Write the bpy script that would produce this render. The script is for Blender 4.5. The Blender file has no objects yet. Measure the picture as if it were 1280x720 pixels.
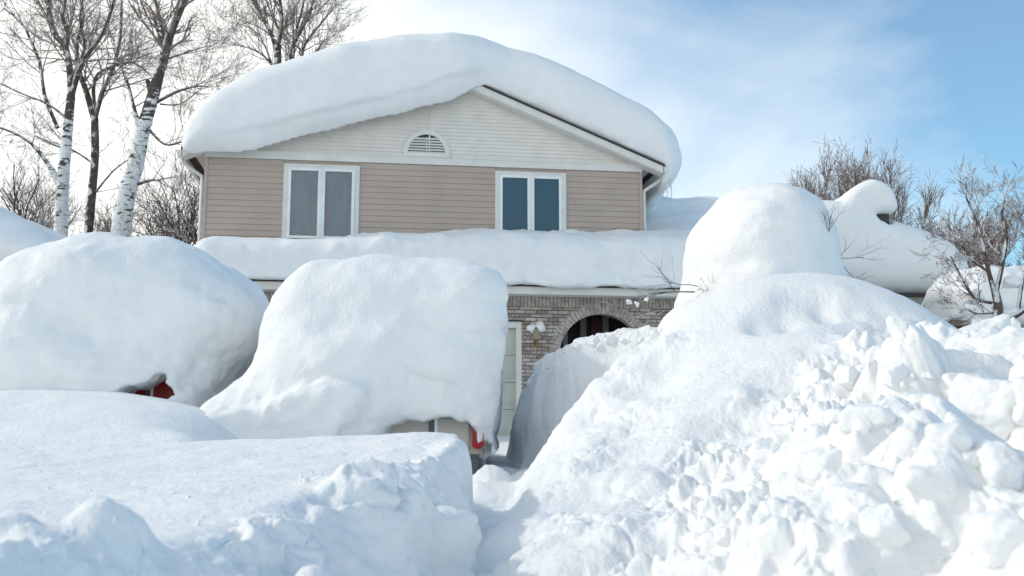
import bpy, math, random
import numpy as np
import openvdb as vdb
from mathutils import Vector, Matrix

random.seed(7)
S = bpy.context.scene
COL = S.collection
EYE = 1.6
F = 1244.0
TH = math.atan(180 / F)
CT, ST = math.cos(TH), math.sin(TH)
R = math.radians

# ------------------------------------------------------------------ geometry helpers
def ray(px, py):
    v = (360 - py) / F
    return np.array([(px - 640) / F, CT - ST * v, ST + CT * v])

def P(px, py, Y):
    r = ray(px, py); t = Y / r[1]
    return np.array([r[0] * t, Y, EYE + r[2] * t])

YAW = R(7.7)
CA, SA = math.cos(YAW), math.sin(YAW)
_o = P(528, 540, 21.0)
HO = np.array([_o[0], _o[1], 1.5])          # house origin: middle of the upper front wall, on the garage floor

def H(px, py, d=0.0):                      # pixel -> house-local (u, z) on the plane at depth d
    r = ray(px, py)
    c = np.array([0, 0, EYE]) - HO
    n = np.array([-SA, CA, 0.0])
    t = (d - c @ n) / (r @ n)
    p = c + r * t
    return (p[0] * CA + p[1] * SA, p[2])

# ------------------------------------------------------------------ noise
_rng = np.random.RandomState(3)
_PERM = _rng.permutation(256).astype(np.int32)
_PERM = np.concatenate([_PERM, _PERM, _PERM])
_G = _rng.normal(size=(256, 3)); _G /= np.linalg.norm(_G, axis=1)[:, None]
_G = _G.astype(np.float32)
_J = _rng.rand(256, 3).astype(np.float32)

def perlin(x, y, z):
    xi = np.floor(x).astype(np.int32); yi = np.floor(y).astype(np.int32); zi = np.floor(z).astype(np.int32)
    xf = (x - xi).astype(np.float32); yf = (y - yi).astype(np.float32); zf = (z - zi).astype(np.float32)
    u = xf * xf * xf * (xf * (xf * 6 - 15) + 10); v = yf * yf * yf * (yf * (yf * 6 - 15) + 10); w = zf * zf * zf * (zf * (zf * 6 - 15) + 10)
    out = 0
    for i in (0, 1):
        for j in (0, 1):
            for k in (0, 1):
                h = _PERM[_PERM[_PERM[(xi + i) & 255] + ((yi + j) & 255)] + ((zi + k) & 255)]
                g = _G[h]
                d = g[..., 0] * (xf - i) + g[..., 1] * (yf - j) + g[..., 2] * (zf - k)
                wt = (u if i else 1 - u) * (v if j else 1 - v) * (w if k else 1 - w)
                out = out + d * wt
    return out * 1.6

def fbm(x, y, z, s, o=4, g=0.5):
    a = 1.0; t = 0; f = 1.0 / s
    for k in range(o):
        t = t + a * perlin(x * f + 17.3 * k, y * f + 5.1 * k, z * f + 9.7 * k); a *= g; f *= 2.03
    return t

def worley(x, y, z, s, seed=0):
    """F1, F2 and a per-cell random value; blocky metric"""
    x = x / s; y = y / s; z = z / s
    xi = np.floor(x).astype(np.int32); yi = np.floor(y).astype(np.int32); zi = np.floor(z).astype(np.int32)
    f1 = np.full(x.shape, 9.0, np.float32); f2 = f1.copy(); cid = np.zeros(x.shape, np.int32)
    for i in (-1, 0, 1):
        for j in (-1, 0, 1):
            for k in (-1, 0, 1):
                h = _PERM[_PERM[_PERM[(xi + i + seed) & 255] + ((yi + j) & 255)] + ((zi + k) & 255)]
                jt = _J[h]; g = _G[h]
                dx = x - (xi + i + jt[..., 0]); dy = y - (yi + j + jt[..., 1]); dz = z - (zi + k + jt[..., 2])
                a = np.abs(dx * g[..., 0] + dy * g[..., 1] + dz * g[..., 2])
                g2 = _G[(h + 77) & 255]
                b = np.abs(dx * g2[..., 0] + dy * g2[..., 1] + dz * g2[..., 2])
                d = np.sqrt(dx * dx + dy * dy + dz * dz) * 0.6 + 0.5 * np.maximum(a, b)
                m = d < f1
                f2 = np.where(m, f1, np.minimum(f2, d)); cid = np.where(m, h, cid); f1 = np.where(m, d, f1)
    return f1, f2, _J[cid][..., 0]

def sstep(a, b, x):
    t = np.clip((x - a) / (b - a), 0, 1); return t * t * (3 - 2 * t)

def smin(a, b, k):
    h = np.clip(0.5 + 0.5 * (b - a) / k, 0, 1); return b * (1 - h) + a * h - k * h * (1 - h)
def smax(a, b, k): return -smin(-a, -b, k)

# ------------------------------------------------------------------ object helpers
def tag(o, label=None, cat=None, group=None, kind=None):
    if label: o['label'] = label
    if cat: o['category'] = cat
    if group: o['group'] = group
    if kind: o['kind'] = kind
    return o

def empty(name, loc=(0, 0, 0), rz=0.0):
    o = bpy.data.objects.new(name, None); o.location = [float(v) for v in loc]; o.rotation_euler = (0, 0, rz)
    o.empty_display_size = 0.2
    COL.objects.link(o); return o

def link_mesh(name, me, mat, parent=None, smooth=False):
    if mat: me.materials.append(mat)
    if smooth: me.polygons.foreach_set('use_smooth', np.ones(len(me.polygons), bool))
    o = bpy.data.objects.new(name, me); COL.objects.link(o)
    if parent: o.parent = parent
    return o

def np_mesh(name, V, Q, mat, parent=None, smooth=True):
    """numpy quads (or tris)"""
    me = bpy.data.meshes.new(name)
    V = np.asarray(V, np.float32); Q = np.asarray(Q, np.int32)
    n = Q.shape[1]
    me.vertices.add(len(V)); me.vertices.foreach_set('co', V.ravel())
    me.loops.add(Q.size); me.loops.foreach_set('vertex_index', Q.ravel())
    me.polygons.add(len(Q)); me.polygons.foreach_set('loop_start', np.arange(len(Q), dtype=np.int32) * n)
    me.update(calc_edges=True); me.validate()
    return link_mesh(name, me, mat, parent, smooth)

class MB:
    def __init__(s): s.v = []; s.f = []
    def add(s, vs, fs):
        b = len(s.v); s.v += [tuple(float(c) for c in v) for v in vs]; s.f += [tuple(i + b for i in f) for f in fs]
    def box(s, x0, x1, y0, y1, z0, z1):
        s.add([(x0, y0, z0), (x1, y0, z0), (x1, y1, z0), (x0, y1, z0), (x0, y0, z1), (x1, y0, z1), (x1, y1, z1), (x0, y1, z1)],
              [(0, 3, 2, 1), (4, 5, 6, 7), (0, 1, 5, 4), (1, 2, 6, 5), (2, 3, 7, 6), (3, 0, 4, 7)])
        return s
    def prism_y(s, poly, y0, y1):          # polygon in x,z extruded along y
        n = len(poly)
        s.add([(p[0], y0, p[1]) for p in poly] + [(p[0], y1, p[1]) for p in poly],
              [tuple(range(n)), tuple(range(2 * n - 1, n - 1, -1))] + [(i, i + n, (i + 1) % n + n, (i + 1) % n) for i in range(n)])
        return s
    def prism_x(s, poly, x0, x1):          # polygon in y,z extruded along x
        n = len(poly)
        s.add([(x0, p[0], p[1]) for p in poly] + [(x1, p[0], p[1]) for p in poly],
              [tuple(range(n)), tuple(range(2 * n - 1, n - 1, -1))] + [(i, i + n, (i + 1) % n + n, (i + 1) % n) for i in range(n)])
        return s
    def tube(s, pts, rad, n=6, cap=True):
        pts = [Vector([float(c) for c in p]) for p in pts]
        if not hasattr(rad, '__len__'): rad = [rad] * len(pts)
        b = len(s.v); ref = None
        for i, p in enumerate(pts):
            t = (pts[min(i + 1, len(pts) - 1)] - pts[max(i - 1, 0)]).normalized()
            if ref is None:
                ref = t.cross(Vector((0, 0, 1)) if abs(t.z) < .9 else Vector((1, 0, 0))).normalized()
            ref = (ref - t * ref.dot(t)).normalized(); q = t.cross(ref)
            for k in range(n):
                a = 2 * math.pi * k / n
                s.v.append(tuple(p + (ref * math.cos(a) + q * math.sin(a)) * rad[i]))
        for i in range(len(pts) - 1):
            for k in range(n):
                s.f.append((b + i * n + k, b + i * n + (k + 1) % n, b + (i + 1) * n + (k + 1) % n, b + (i + 1) * n + k))
        if cap:
            s.f.append(tuple(b + k for k in range(n - 1, -1, -1))); s.f.append(tuple(b + (len(pts) - 1) * n + k for k in range(n)))
        return s
    def build(s, name, mat, parent=None, bevel=0.0, smooth=False):
        me = bpy.data.meshes.new(name); me.from_pydata(s.v, [], s.f); me.update()
        import bmesh
        bm = bmesh.new(); bm.from_mesh(me); bmesh.ops.recalc_face_normals(bm, faces=bm.faces)
        if bevel: bmesh.ops.bevel(bm, geom=list(bm.edges), offset=bevel, segments=2, affect='EDGES', clamp_overlap=True)
        bm.to_mesh(me); bm.free()
        return link_mesh(name, me, mat, parent, smooth)

# ------------------------------------------------------------------ materials
def mat(name, color=(.5, .5, .5), rough=.6, spec=.5, metal=0):
    m = bpy.data.materials.new(name); m.use_nodes = True
    b = m.node_tree.nodes['Principled BSDF']
    b.inputs['Base Color'].default_value = (*color, 1); b.inputs['Roughness'].default_value = rough
    b.inputs['Specular IOR Level'].default_value = spec; b.inputs['Metallic'].default_value = metal
    return m
def nodes(m): return m.node_tree.nodes, m.node_tree.links, m.node_tree.nodes['Principled BSDF']

def noise_node(m, scale, detail=4, coord='Object', dist=0.0):
    N, L, b = nodes(m)
    tc = N.new('ShaderNodeTexCoord'); n = N.new('ShaderNodeTexNoise')
    n.inputs['Scale'].default_value = scale; n.inputs['Detail'].default_value = detail; n.inputs['Distortion'].default_value = dist
    L.new(tc.outputs[coord], n.inputs['Vector']); return n
def ramp(m, src, stops):
    N, L, b = nodes(m); r = N.new('ShaderNodeValToRGB')
    e = r.color_ramp.elements
    while len(e) < len(stops): e.new(.5)
    for i, (p, c) in enumerate(stops): e[i].position = p; e[i].color = (*c, 1)
    L.new(src, r.inputs['Fac']); return r
def bump(m, src, strength=.3, dist=.02, prev=None):
    N, L, b = nodes(m); n = N.new('ShaderNodeBump'); n.inputs['Strength'].default_value = strength; n.inputs['Distance'].default_value = dist
    L.new(src, n.inputs['Height'])
    if prev: L.new(prev.outputs['Normal'], n.inputs['Normal'])
    L.new(n.outputs['Normal'], b.inputs['Normal']); return n

def snow_mat(name, col=(.865, .875, .87), rough_amt=.19):
    m = mat(name, col, .7, .25)
    N, L, b = nodes(m)
    n1 = noise_node(m, 4, 5); n2 = noise_node(m, 30, 6); n3 = noise_node(m, 170, 3)
    g = N.new('ShaderNodeNewGeometry')
    for q in (n1, n2, n3): L.new(g.outputs['Position'], q.inputs['Vector'])
    r = ramp(m, n1.outputs['Fac'], [(.3, tuple(c * .975 for c in col)), (.7, tuple(min(1, c * 1.015) for c in col))])
    L.new(r.outputs['Color'], b.inputs['Base Color'])
    k = bump(m, n2.outputs['Fac'], rough_amt * 2.2, .022)
    bump(m, n3.outputs['Fac'], rough_amt * 2, .006, k)
    b.inputs['Subsurface Weight'].default_value = .0
    return m
SNOW = snow_mat('snow')
SNOWB = mat('snow_block_surface', (.865, .875, .87), .8, .1)
SNOWR = snow_mat('snow_rough', (.865, .875, .87), .24)

def paint(name, col, rough=.5, vary=.06, sc=3):
    m = mat(name, col, rough, .3); n = noise_node(m, sc, 6); N, L, b = nodes(m)
    r = ramp(m, n.outputs['Fac'], [(.3, tuple(c * (1 - vary) for c in col)), (.7, tuple(min(1, c * (1 + vary)) for c in col))])
    L.new(r.outputs['Color'], b.inputs['Base Color']); return m
WHITE = paint('white_trim', (.72, .71, .67))
WINWHITE = paint('window_vinyl', (.80, .84, .82), .35)
GABLE = paint('gable_siding', (.76, .72, .66), .5)
TAN = paint('tan_siding', (.47, .388, .333), .5, .07, 1.3)
DARKEDGE = paint('shingle_edge', (.06, .055, .055), .9)
DOORW = paint('garage_paint', (.50, .53, .48), .45)
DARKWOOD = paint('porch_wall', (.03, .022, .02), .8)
POST = paint('porch_post', (.16, .17, .165), .6)
BEIGE = paint('car_beige', (.50, .48, .44), .3, .02)
REDP = paint('car_red', (.30, .012, .018), .3, .05)
REDL = mat('tail_lamp_red', (.42, .006, .012), .12)
BLACKP = paint('black_plastic', (.02, .02, .022), .5)
TYRE = paint('tyre_rubber', (.02, .02, .02), .9)
METAL = mat('rim_metal', (.5, .5, .5), .3, .5, 1)
GREYP = paint('grey_bumper', (.10, .12, .135), .5)
BRASS = mat('lamp_brass', (.30, .19, .07), .4, .5, .8)
BROWN = paint('brown_siding', (.10, .065, .045), .8, .2)
CHIM = paint('chimney_green', (.05, .06, .05), .7, .2)
ICE = mat('ice', (.9, .95, .97), .08); ICE.node_tree.nodes['Principled BSDF'].inputs['Transmission Weight'].default_value = .45
ICE.node_tree.nodes['Principled BSDF'].inputs['IOR'].default_value = 1.31

def glass_mat(name, col, r=.05):
    m = mat(name, col, r, .5); n = noise_node(m, 1.5, 2); bump(m, n.outputs['Fac'], .05, .02); return m
GLASSB = glass_mat('window_glass_blue', (.018, .082, .13), .07)
GLASSC = mat('clear_glass', (.75, .85, .9), .05)
GLASSC.node_tree.nodes['Principled BSDF'].inputs['Transmission Weight'].default_value = .92
LAMPGL = mat('lamp_glass', (.55, .53, .45), .15); LAMPGL.node_tree.nodes['Principled BSDF'].inputs['Transmission Weight'].default_value = .5
def curtain_mat():
    m = mat('sheer_curtain', (.13, .21, .26), .9); N, L, b = nodes(m)
    tc = N.new('ShaderNodeTexCoord'); mp = N.new('ShaderNodeMapping'); mp.inputs['Scale'].default_value = (3.5, 3.5, .35); mp.inputs['Rotation'].default_value = (0, .12, 0)
    w = N.new('ShaderNodeTexNoise'); w.inputs['Scale'].default_value = 3; w.inputs['Detail'].default_value = 3
    L.new(tc.outputs['Object'], mp.inputs[0]); L.new(mp.outputs[0], w.inputs['Vector'])
    r = ramp(m, w.outputs['Fac'], [(.3, (.10, .16, .19)), (.7, (.22, .29, .32))]); L.new(r.outputs[0], b.inputs['Base Color']); return m
CURT = curtain_mat()
PINK = paint('pink_cloth', (.25, .10, .20), .9)

def brick_mat(name, rot=0.0):
    m = mat(name, (.3, .25, .22), .9, .2); N, L, b = nodes(m)
    tc = N.new('ShaderNodeTexCoord'); sp = N.new('ShaderNodeSeparateXYZ'); cb = N.new('ShaderNodeCombineXYZ')
    L.new(tc.outputs['Object'], sp.inputs[0])
    add = N.new('ShaderNodeMath'); add.operation = 'ADD'; L.new(sp.outputs['X'], add.inputs[0]); L.new(sp.outputs['Y'], add.inputs[1])
    L.new(add.outputs[0], cb.inputs['Y' if rot else 'X']); L.new(sp.outputs['Z'], cb.inputs['X' if rot else 'Y'])
    br = N.new('ShaderNodeTexBrick'); L.new(cb.outputs[0], br.inputs['Vector'])
    br.inputs['Scale'].default_value = 1; br.inputs['Brick Width'].default_value = .225; br.inputs['Row Height'].default_value = .074
    br.inputs['Mortar Size'].default_value = .0075; br.inputs['Mortar Smooth'].default_value = .3; br.inputs['Bias'].default_value = -.1
    br.inputs['Color1'].default_value = (.29, .245, .215, 1); br.inputs['Color2'].default_value = (.62, .57, .52, 1); br.inputs['Mortar'].default_value = (.12, .105, .095, 1)
    n = noise_node(m, 22, 6); n2 = noise_node(m, 1.2, 3)
    mx = N.new('ShaderNodeMix'); mx.data_type = 'RGBA'; mx.blend_type = 'MULTIPLY'; mx.inputs[0].default_value = .8
    r = ramp(m, n.outputs['Fac'], [(.3, (.62, .6, .6)), (.7, (1.25, 1.22, 1.2))])
    L.new(br.outputs['Color'], mx.inputs[6]); L.new(r.outputs[0], mx.inputs[7])
    mx2 = N.new('ShaderNodeMix'); mx2.data_type = 'RGBA'; mx2.blend_type = 'MULTIPLY'; mx2.inputs[0].default_value = .6
    r2 = ramp(m, n2.outputs['Fac'], [(.3, (.8, .78, .78)), (.7, (1.1, 1.1, 1.1))])
    L.new(mx.outputs[2], mx2.inputs[6]); L.new(r2.outputs[0], mx2.inputs[7]); L.new(mx2.outputs[2], b.inputs['Base Color'])
    inv = N.new('ShaderNodeMath'); inv.operation = 'SUBTRACT'; inv.inputs[0].default_value = 1; L.new(br.outputs['Fac'], inv.inputs[1])
    k = bump(m, inv.outputs[0], .9, .012); bump(m, n.outputs['Fac'], .4, .006, k)
    return m
BRICK = brick_mat('brick')
BRICKS = paint('brick_loose', (.40, .355, .315), .9, .35, 9)
MORTAR = paint('mortar', (.13, .115, .105), .9)

def bark_mat(name, c1, c2, snow=.6, sc=6, thr=.35):
    """bark with snow lying on faces that point up or to the windward side"""
    m = mat(name, c1, .9, .2); N, L, b = nodes(m)
    n = noise_node(m, sc, 5)
    r = ramp(m, n.outputs['Fac'], [(.35, c1), (.65, c2)])
    g = N.new('ShaderNodeNewGeometry'); dt = N.new('ShaderNodeVectorMath'); dt.operation = 'DOT_PRODUCT'; dt.inputs[1].default_value = (-.35, -.25, .9)
    L.new(g.outputs['Normal'], dt.inputs[0])
    n2 = noise_node(m, 5, 3)
    a = N.new('ShaderNodeMath'); a.operation = 'ADD'; L.new(dt.outputs['Value'], a.inputs[0])
    s2 = N.new('ShaderNodeMath'); s2.operation = 'MULTIPLY_ADD'; s2.inputs[1].default_value = 1.6; s2.inputs[2].default_value = -.8
    L.new(n2.outputs['Fac'], s2.inputs[0]); L.new(s2.outputs[0], a.inputs[1])
    r2 = ramp(m, a.outputs[0], [(thr, (0, 0, 0)), (thr + .12, (snow, snow, snow))])
    mx = N.new('ShaderNodeMix'); mx.data_type = 'RGBA'; L.new(r2.outputs[0], mx.inputs[0]); L.new(r.outputs[0], mx.inputs[6]); mx.inputs[7].default_value = (.8, .83, .85, 1)
    L.new(mx.outputs[2], b.inputs['Base Color']); return m
BARK = bark_mat('dark_bark', (.065, .048, .039), (.14, .108, .09), .85, 6, .28)
TWIG = bark_mat('twig_bark', (.17, .125, .10), (.28, .215, .18), .95, 8, .32)
TWIGS = bark_mat('snowy_twig_bark', (.15, .095, .075), (.25, .17, .14), 1.0, 8, .28)
BIRCH = bark_mat('birch_bark', (.62, .62, .60), (.80, .81, .81), .9, 7, .3)
def _birch():
    N, L, b = nodes(BIRCH)
    tc = N.new('ShaderNodeTexCoord'); mp = N.new('ShaderNodeMapping'); mp.inputs['Scale'].default_value = (2.5, 2.5, 7)
    w = N.new('ShaderNodeTexNoise'); w.inputs['Scale'].default_value = 1.5; w.inputs['Detail'].default_value = 6
    L.new(tc.outputs['Object'], mp.inputs[0]); L.new(mp.outputs[0], w.inputs['Vector'])
    sx = N.new('ShaderNodeSeparateXYZ'); L.new(tc.outputs['Object'], sx.inputs[0])
    mr = N.new('ShaderNodeMapRange'); mr.inputs[1].default_value = 7.4; mr.inputs[2].default_value = 9.8; mr.inputs[3].default_value = 0; mr.inputs[4].default_value = .38; L.new(sx.outputs['Z'], mr.inputs[0])
    ad = N.new('ShaderNodeMath'); ad.operation = 'ADD'; L.new(w.outputs['Fac'], ad.inputs[0]); L.new(mr.outputs[0], ad.inputs[1])
    r = ramp(BIRCH, ad.outputs[0], [(.57, (0, 0, 0)), (.63, (1, 1, 1))])
    src = b.inputs['Base Color'].links[0].from_socket
    mx = N.new('ShaderNodeMix'); mx.data_type = 'RGBA'; L.new(r.outputs[0], mx.inputs[0]); L.new(src, mx.inputs[6]); mx.inputs[7].default_value = (.09, .075, .065, 1)
    L.new(mx.outputs[2], b.inputs['Base Color'])
_birch()

# ------------------------------------------------------------------ signed-distance snow
def smooth_poly(pts, sub=5, closed=True):
    p = np.array(pts, float); n = len(p); out = []
    for i in range(n):
        a, b, c, d = p[(i - 1) % n], p[i], p[(i + 1) % n], p[(i + 2) % n]
        for k in range(sub):
            t = k / sub
            out.append(.5 * ((2 * b) + (-a + c) * t + (2 * a - 5 * b + 4 * c - d) * t * t + (-a + 3 * b - 3 * c + d) * t ** 3))
    return np.array(out)

def poly_sdf(poly, X, Z):
    d = np.full(X.shape, 1e9); inside = np.zeros(X.shape, bool); n = len(poly)
    for i in range(n):
        a = poly[i]; b = poly[(i + 1) % n]; e = b - a
        wx = X - a[0]; wz = Z - a[1]
        t = np.clip((wx * e[0] + wz * e[1]) / (e @ e + 1e-12), 0, 1)
        d = np.minimum(d, (wx - e[0] * t) ** 2 + (wz - e[1] * t) ** 2)
        c = ((a[1] > Z) != (b[1] > Z)) & (X < (b[0] - a[0]) * (Z - a[1]) / (b[1] - a[1] + 1e-12) + a[0])
        inside ^= c
    d = np.sqrt(d); return np.where(inside, -d, d)

class Grid:
    def __init__(s, lo, hi, h):
        s.lo = np.array(lo, float); s.h = h
        n = np.ceil((np.array(hi) - s.lo) / h).astype(int) + 1
        s.x = s.lo[0] + np.arange(n[0]) * h; s.y = s.lo[1] + np.arange(n[1]) * h; s.z = s.lo[2] + np.arange(n[2]) * h
        s.X, s.Y, s.Z = [a.astype(np.float32) for a in np.meshgrid(s.x, s.y, s.z, indexing='ij')]
    def extr(s, poly, y0, y1, Rr, Ry0, Ry1=None):
        """outline in x,z extruded along y, with rounded ends"""
        Ry1 = Ry1 or Ry0
        X2, Z2 = np.meshgrid(s.x, s.z, indexing='ij')
        d2 = poly_sdf(poly, X2, Z2)[:, None, :]
        y = s.y[None, :, None]
        b = np.where(y < (y0 + y1) / 2, np.maximum(y0 + Ry0 - y, 0) * Rr / Ry0, np.maximum(y - y1 + Ry1, 0) * Rr / Ry1)
        a = np.maximum(d2 + Rr, 0)
        f = np.sqrt(a * a + b * b) - Rr
        return np.where((a <= 0) & (b <= 0), np.maximum(d2, -Rr), f).astype(np.float32) + 0 * s.X
    def extr_x(s, poly, x0, x1, Rr, Rx0, Rx1=None):
        Rx1 = Rx1 or Rx0
        Y2, Z2 = np.meshgrid(s.y, s.z, indexing='ij')
        d2 = poly_sdf(poly, Y2, Z2)[None, :, :]
        x = s.x[:, None, None]
        b = np.where(x < (x0 + x1) / 2, np.maximum(x0 + Rx0 - x, 0) * Rr / Rx0, np.maximum(x - x1 + Rx1, 0) * Rr / Rx1)
        a = np.maximum(d2 + Rr, 0)
        return (np.sqrt(a * a + b * b) - Rr).astype(np.float32) + 0 * s.X
    def ell(s, c, r):
        q = np.sqrt(((s.X - c[0]) / r[0]) ** 2 + ((s.Y - c[1]) / r[1]) ** 2 + ((s.Z - c[2]) / r[2]) ** 2)
        return (q - 1) * min(r)
    def noise(s, f, sc, amp, o=3, band=.3):
        m = np.abs(f) < band + amp * 2
        n = np.zeros_like(f); n[m] = fbm(s.X[m], s.Y[m], s.Z[m], sc, o) * amp
        return f + n
    def mesh(s, f, name, material, parent=None):
        f = f.copy()
        for ax in range(3):
            sl = [slice(None)] * 3
            for e in (0, -1):
                sl[ax] = e; f[tuple(sl)] = np.maximum(f[tuple(sl)], s.h * .5)
        g = vdb.FloatGrid(background=float(s.h * 3)); g.copyFromArray(np.clip(f, -s.h * 3, s.h * 3).astype(np.float32))
        pts, quads = g.convertToQuads(isovalue=0.0)
        V = pts * s.h + s.lo
        return np_mesh(name, V, quads[:, ::-1] if True else quads, material, parent)

def W(pts, Y):                                    # pixel outline -> world x,z at depth Y
    return smooth_poly([(P(a, b, Y)[0], P(a, b, Y)[2]) for a, b in pts])

# ================================================================== WORLD, SUN, CAMERA
SUN_EL = R(35)
SUN_AZ = R(-80)                                   # measured from +Y towards +X : sun stands left of the view
sd = Vector((math.sin(SUN_AZ) * math.cos(SUN_EL), math.cos(SUN_AZ) * math.cos(SUN_EL), math.sin(SUN_EL)))
sl = bpy.data.lights.new('sun', 'SUN'); sl.energy = 2.0; sl.angle = R(2.5); sl.color = (1, .95, .87)
so = bpy.data.objects.new('sun', sl); COL.objects.link(so); so.rotation_euler = sd.to_track_quat('Z', 'Y').to_euler(); so.location = (-10, 5, 12)

wd = bpy.data.worlds.new('World'); S.world = wd; wd.use_nodes = True
wn, wl = wd.node_tree.nodes, wd.node_tree.links; wn.clear()
out = wn.new('ShaderNodeOutputWorld'); bg = wn.new('ShaderNodeBackground'); wl.new(bg.outputs[0], out.inputs[0])
sky = wn.new('ShaderNodeTexSky'); sky.sky_type = 'NISHITA'; sky.sun_disc = False; sky.sun_elevation = SUN_EL; sky.sun_rotation = SUN_AZ
sky.air_density = 1.0; sky.dust_density = .6; sky.ozone_density = 1.5; sky.altitude = 200
bg.inputs['Strength'].default_value = .15
tc = wn.new('ShaderNodeTexCoord')
mp = wn.new('ShaderNodeMapping'); mp.inputs['Scale'].default_value = (1.0, 1.0, 1.6); mp.inputs['Rotation'].default_value = (0, R(-18), R(10)); mp.inputs['Location'].default_value = (.35, .1, .2)
wl.new(tc.outputs['Generated'], mp.inputs[0])
nz = wn.new('ShaderNodeTexNoise'); nz.inputs['Scale'].default_value = 2.0; nz.inputs['Detail'].default_value = 7; nz.inputs['Roughness'].default_value = .55; nz.inputs['Distortion'].default_value = .25
wl.new(mp.outputs[0], nz.inputs['Vector'])
# more cloud towards the sun's side and low down, thinning to the upper right
dp = wn.new('ShaderNodeVectorMath'); dp.operation = 'DOT_PRODUCT'; dp.inputs[1].default_value = (-.80, -.10, -.95)
wl.new(tc.outputs['Generated'], dp.inputs[0])
ma = wn.new('ShaderNodeMath'); ma.operation = 'MULTIPLY_ADD'; ma.inputs[1].default_value = 1.1; ma.inputs[2].default_value = .63
wl.new(dp.outputs['Value'], ma.inputs[0])
mn = wn.new('ShaderNodeMath'); mn.operation = 'MULTIPLY_ADD'; mn.inputs[1].default_value = 1.1; wl.new(nz.outputs['Fac'], mn.inputs[0]); wl.new(ma.outputs[0], mn.inputs[2])
cr = wn.new('ShaderNodeValToRGB'); cr.color_ramp.elements[0].position = .42; cr.color_ramp.elements[0].color = (.09, .09, .09, 1); cr.color_ramp.elements[1].position = 1.0; cr.color_ramp.elements[1].color = (.97, .97, .97, 1)
wl.new(mn.outputs[0], cr.inputs[0])
mx = wn.new('ShaderNodeMix'); mx.data_type = 'RGBA'; wl.new(cr.outputs[0], mx.inputs[0]); tint = wn.new('ShaderNodeMix'); tint.data_type = 'RGBA'; tint.blend_type = 'MULTIPLY'; tint.inputs[0].default_value = 1; wl.new(sky.outputs[0], tint.inputs[6]); tint.inputs[7].default_value = (1.0, 1.6, 1.7, 1)
wl.new(tint.outputs[2], mx.inputs[6]); mx.inputs[7].default_value = (11.4, 11.4, 10.9, 1)
wl.new(mx.outputs[2], bg.inputs['Color'])

cd = bpy.data.cameras.new('camera'); cam = bpy.data.objects.new('camera', cd); COL.objects.link(cam); S.camera = cam
cam.location = (0, 0, EYE); cam.rotation_euler = (R(90) + TH, 0, 0); cd.sensor_width = 36; cd.lens = 36 * F / 1280
cd.clip_start = .05; cd.clip_end = 1000
cd.dof.use_dof = True; cd.dof.focus_distance = 12; cd.dof.aperture_fstop = 3.5
S.view_settings.view_transform = 'Standard'; S.view_settings.look = 'None'; S.view_settings.exposure = -.42; S.view_settings.gamma = 1
S.view_settings.use_curve_mapping = False
S.render.resolution_x = 1024; S.render.resolution_y = 576

# ================================================================== GROUND, BANK AND PILE
def tps_fit(pts):
    p = np.array(pts, float); n = len(p); X = p[:, :2]
    r = np.linalg.norm(X[:, None] - X[None], axis=2); K = np.where(r > 0, r * r * np.log(r + 1e-12), 0) + np.eye(n) * .002
    A = np.zeros((n + 3, n + 3)); A[:n, :n] = K; A[:n, n] = 1; A[:n, n + 1:] = X; A[n, :n] = 1; A[n + 1:, :n] = X.T
    w = np.linalg.solve(A, np.concatenate([p[:, 2], [0, 0, 0]]))
    def f(x, y):
        o = w[n] + w[n + 1] * x + w[n + 2] * y
        for i in range(n):
            q = (x - X[i, 0]) ** 2 + (y - X[i, 1]) ** 2
            o = o + w[i] * .5 * q * np.log(q + 1e-12)
        return o
    return f
def pts3(l): return [tuple(P(a, b, c)) for a, b, c in l]
E0 = EYE

right_ctl = pts3([(628, 722, 4.6), (610, 668, 5.5), (627, 643, 6.2), (670, 690, 5.0), (655, 605, 7.2), (690, 556, 8.0), (715, 508, 8.4), (770, 456, 8.8), (820, 428, 9.1),
    (832, 392, 9.5), (862, 380, 9.6), (890, 368, 9.4), (925, 353, 9.2), (1000, 345, 9.0), (1080, 352, 9.0), (1130, 370, 8.9), (1170, 395, 8.7), (1200, 424, 8.4), (1232, 452, 8.1),
    (760, 560, 6.8), (700, 640, 5.8), (760, 640, 5.0), (760, 720, 4.0), (800, 490, 8.0), (850, 480, 7.7), (900, 420, 8.3), (960, 400, 8.3), (1000, 430, 7.6),
    (1100, 405, 8.2), (1180, 440, 7.7), (850, 560, 6.4), (900, 500, 7.0), (1000, 500, 6.6), (1100, 480, 6.6), (1200, 510, 5.7), (1280, 430, 6.2), (900, 600, 5.3), (1000, 600, 4.8),
    (1100, 600, 4.4), (1200, 600, 4.0), (1280, 560, 4.0), (850, 720, 3.4), (1000, 720, 2.8), (1150, 720, 2.5), (1280, 720, 2.2)])
right_ctl += [(0.35, 9.3, E0 - .9), (.9, 10.1, E0 - .7), (1.5, 10.5, E0 + .3), (2.1, 10.6, E0 + .8), (3.0, 10.8, E0 + .9), (4.2, 10.5, E0 + .2), (5.5, 10.5, E0 + .1), (0.45, 1.5, E0 - .9), (1.2, 1.2, E0 - .55), (3, 1.5, E0 - .3),
    (5, 5, E0 + .3), (6, 8, E0 + .4), (3.9, 6.6, E0 + .42), (2, 14, E0 - .2), (8, 3, E0), (-.45, 5, E0 - 1.2), (-.45, 7, E0 - 1.2), (-.5, 3, E0 - 1.2), (0.0, 3, E0 - .75)]
fR = tps_fit(right_ctl)
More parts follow.
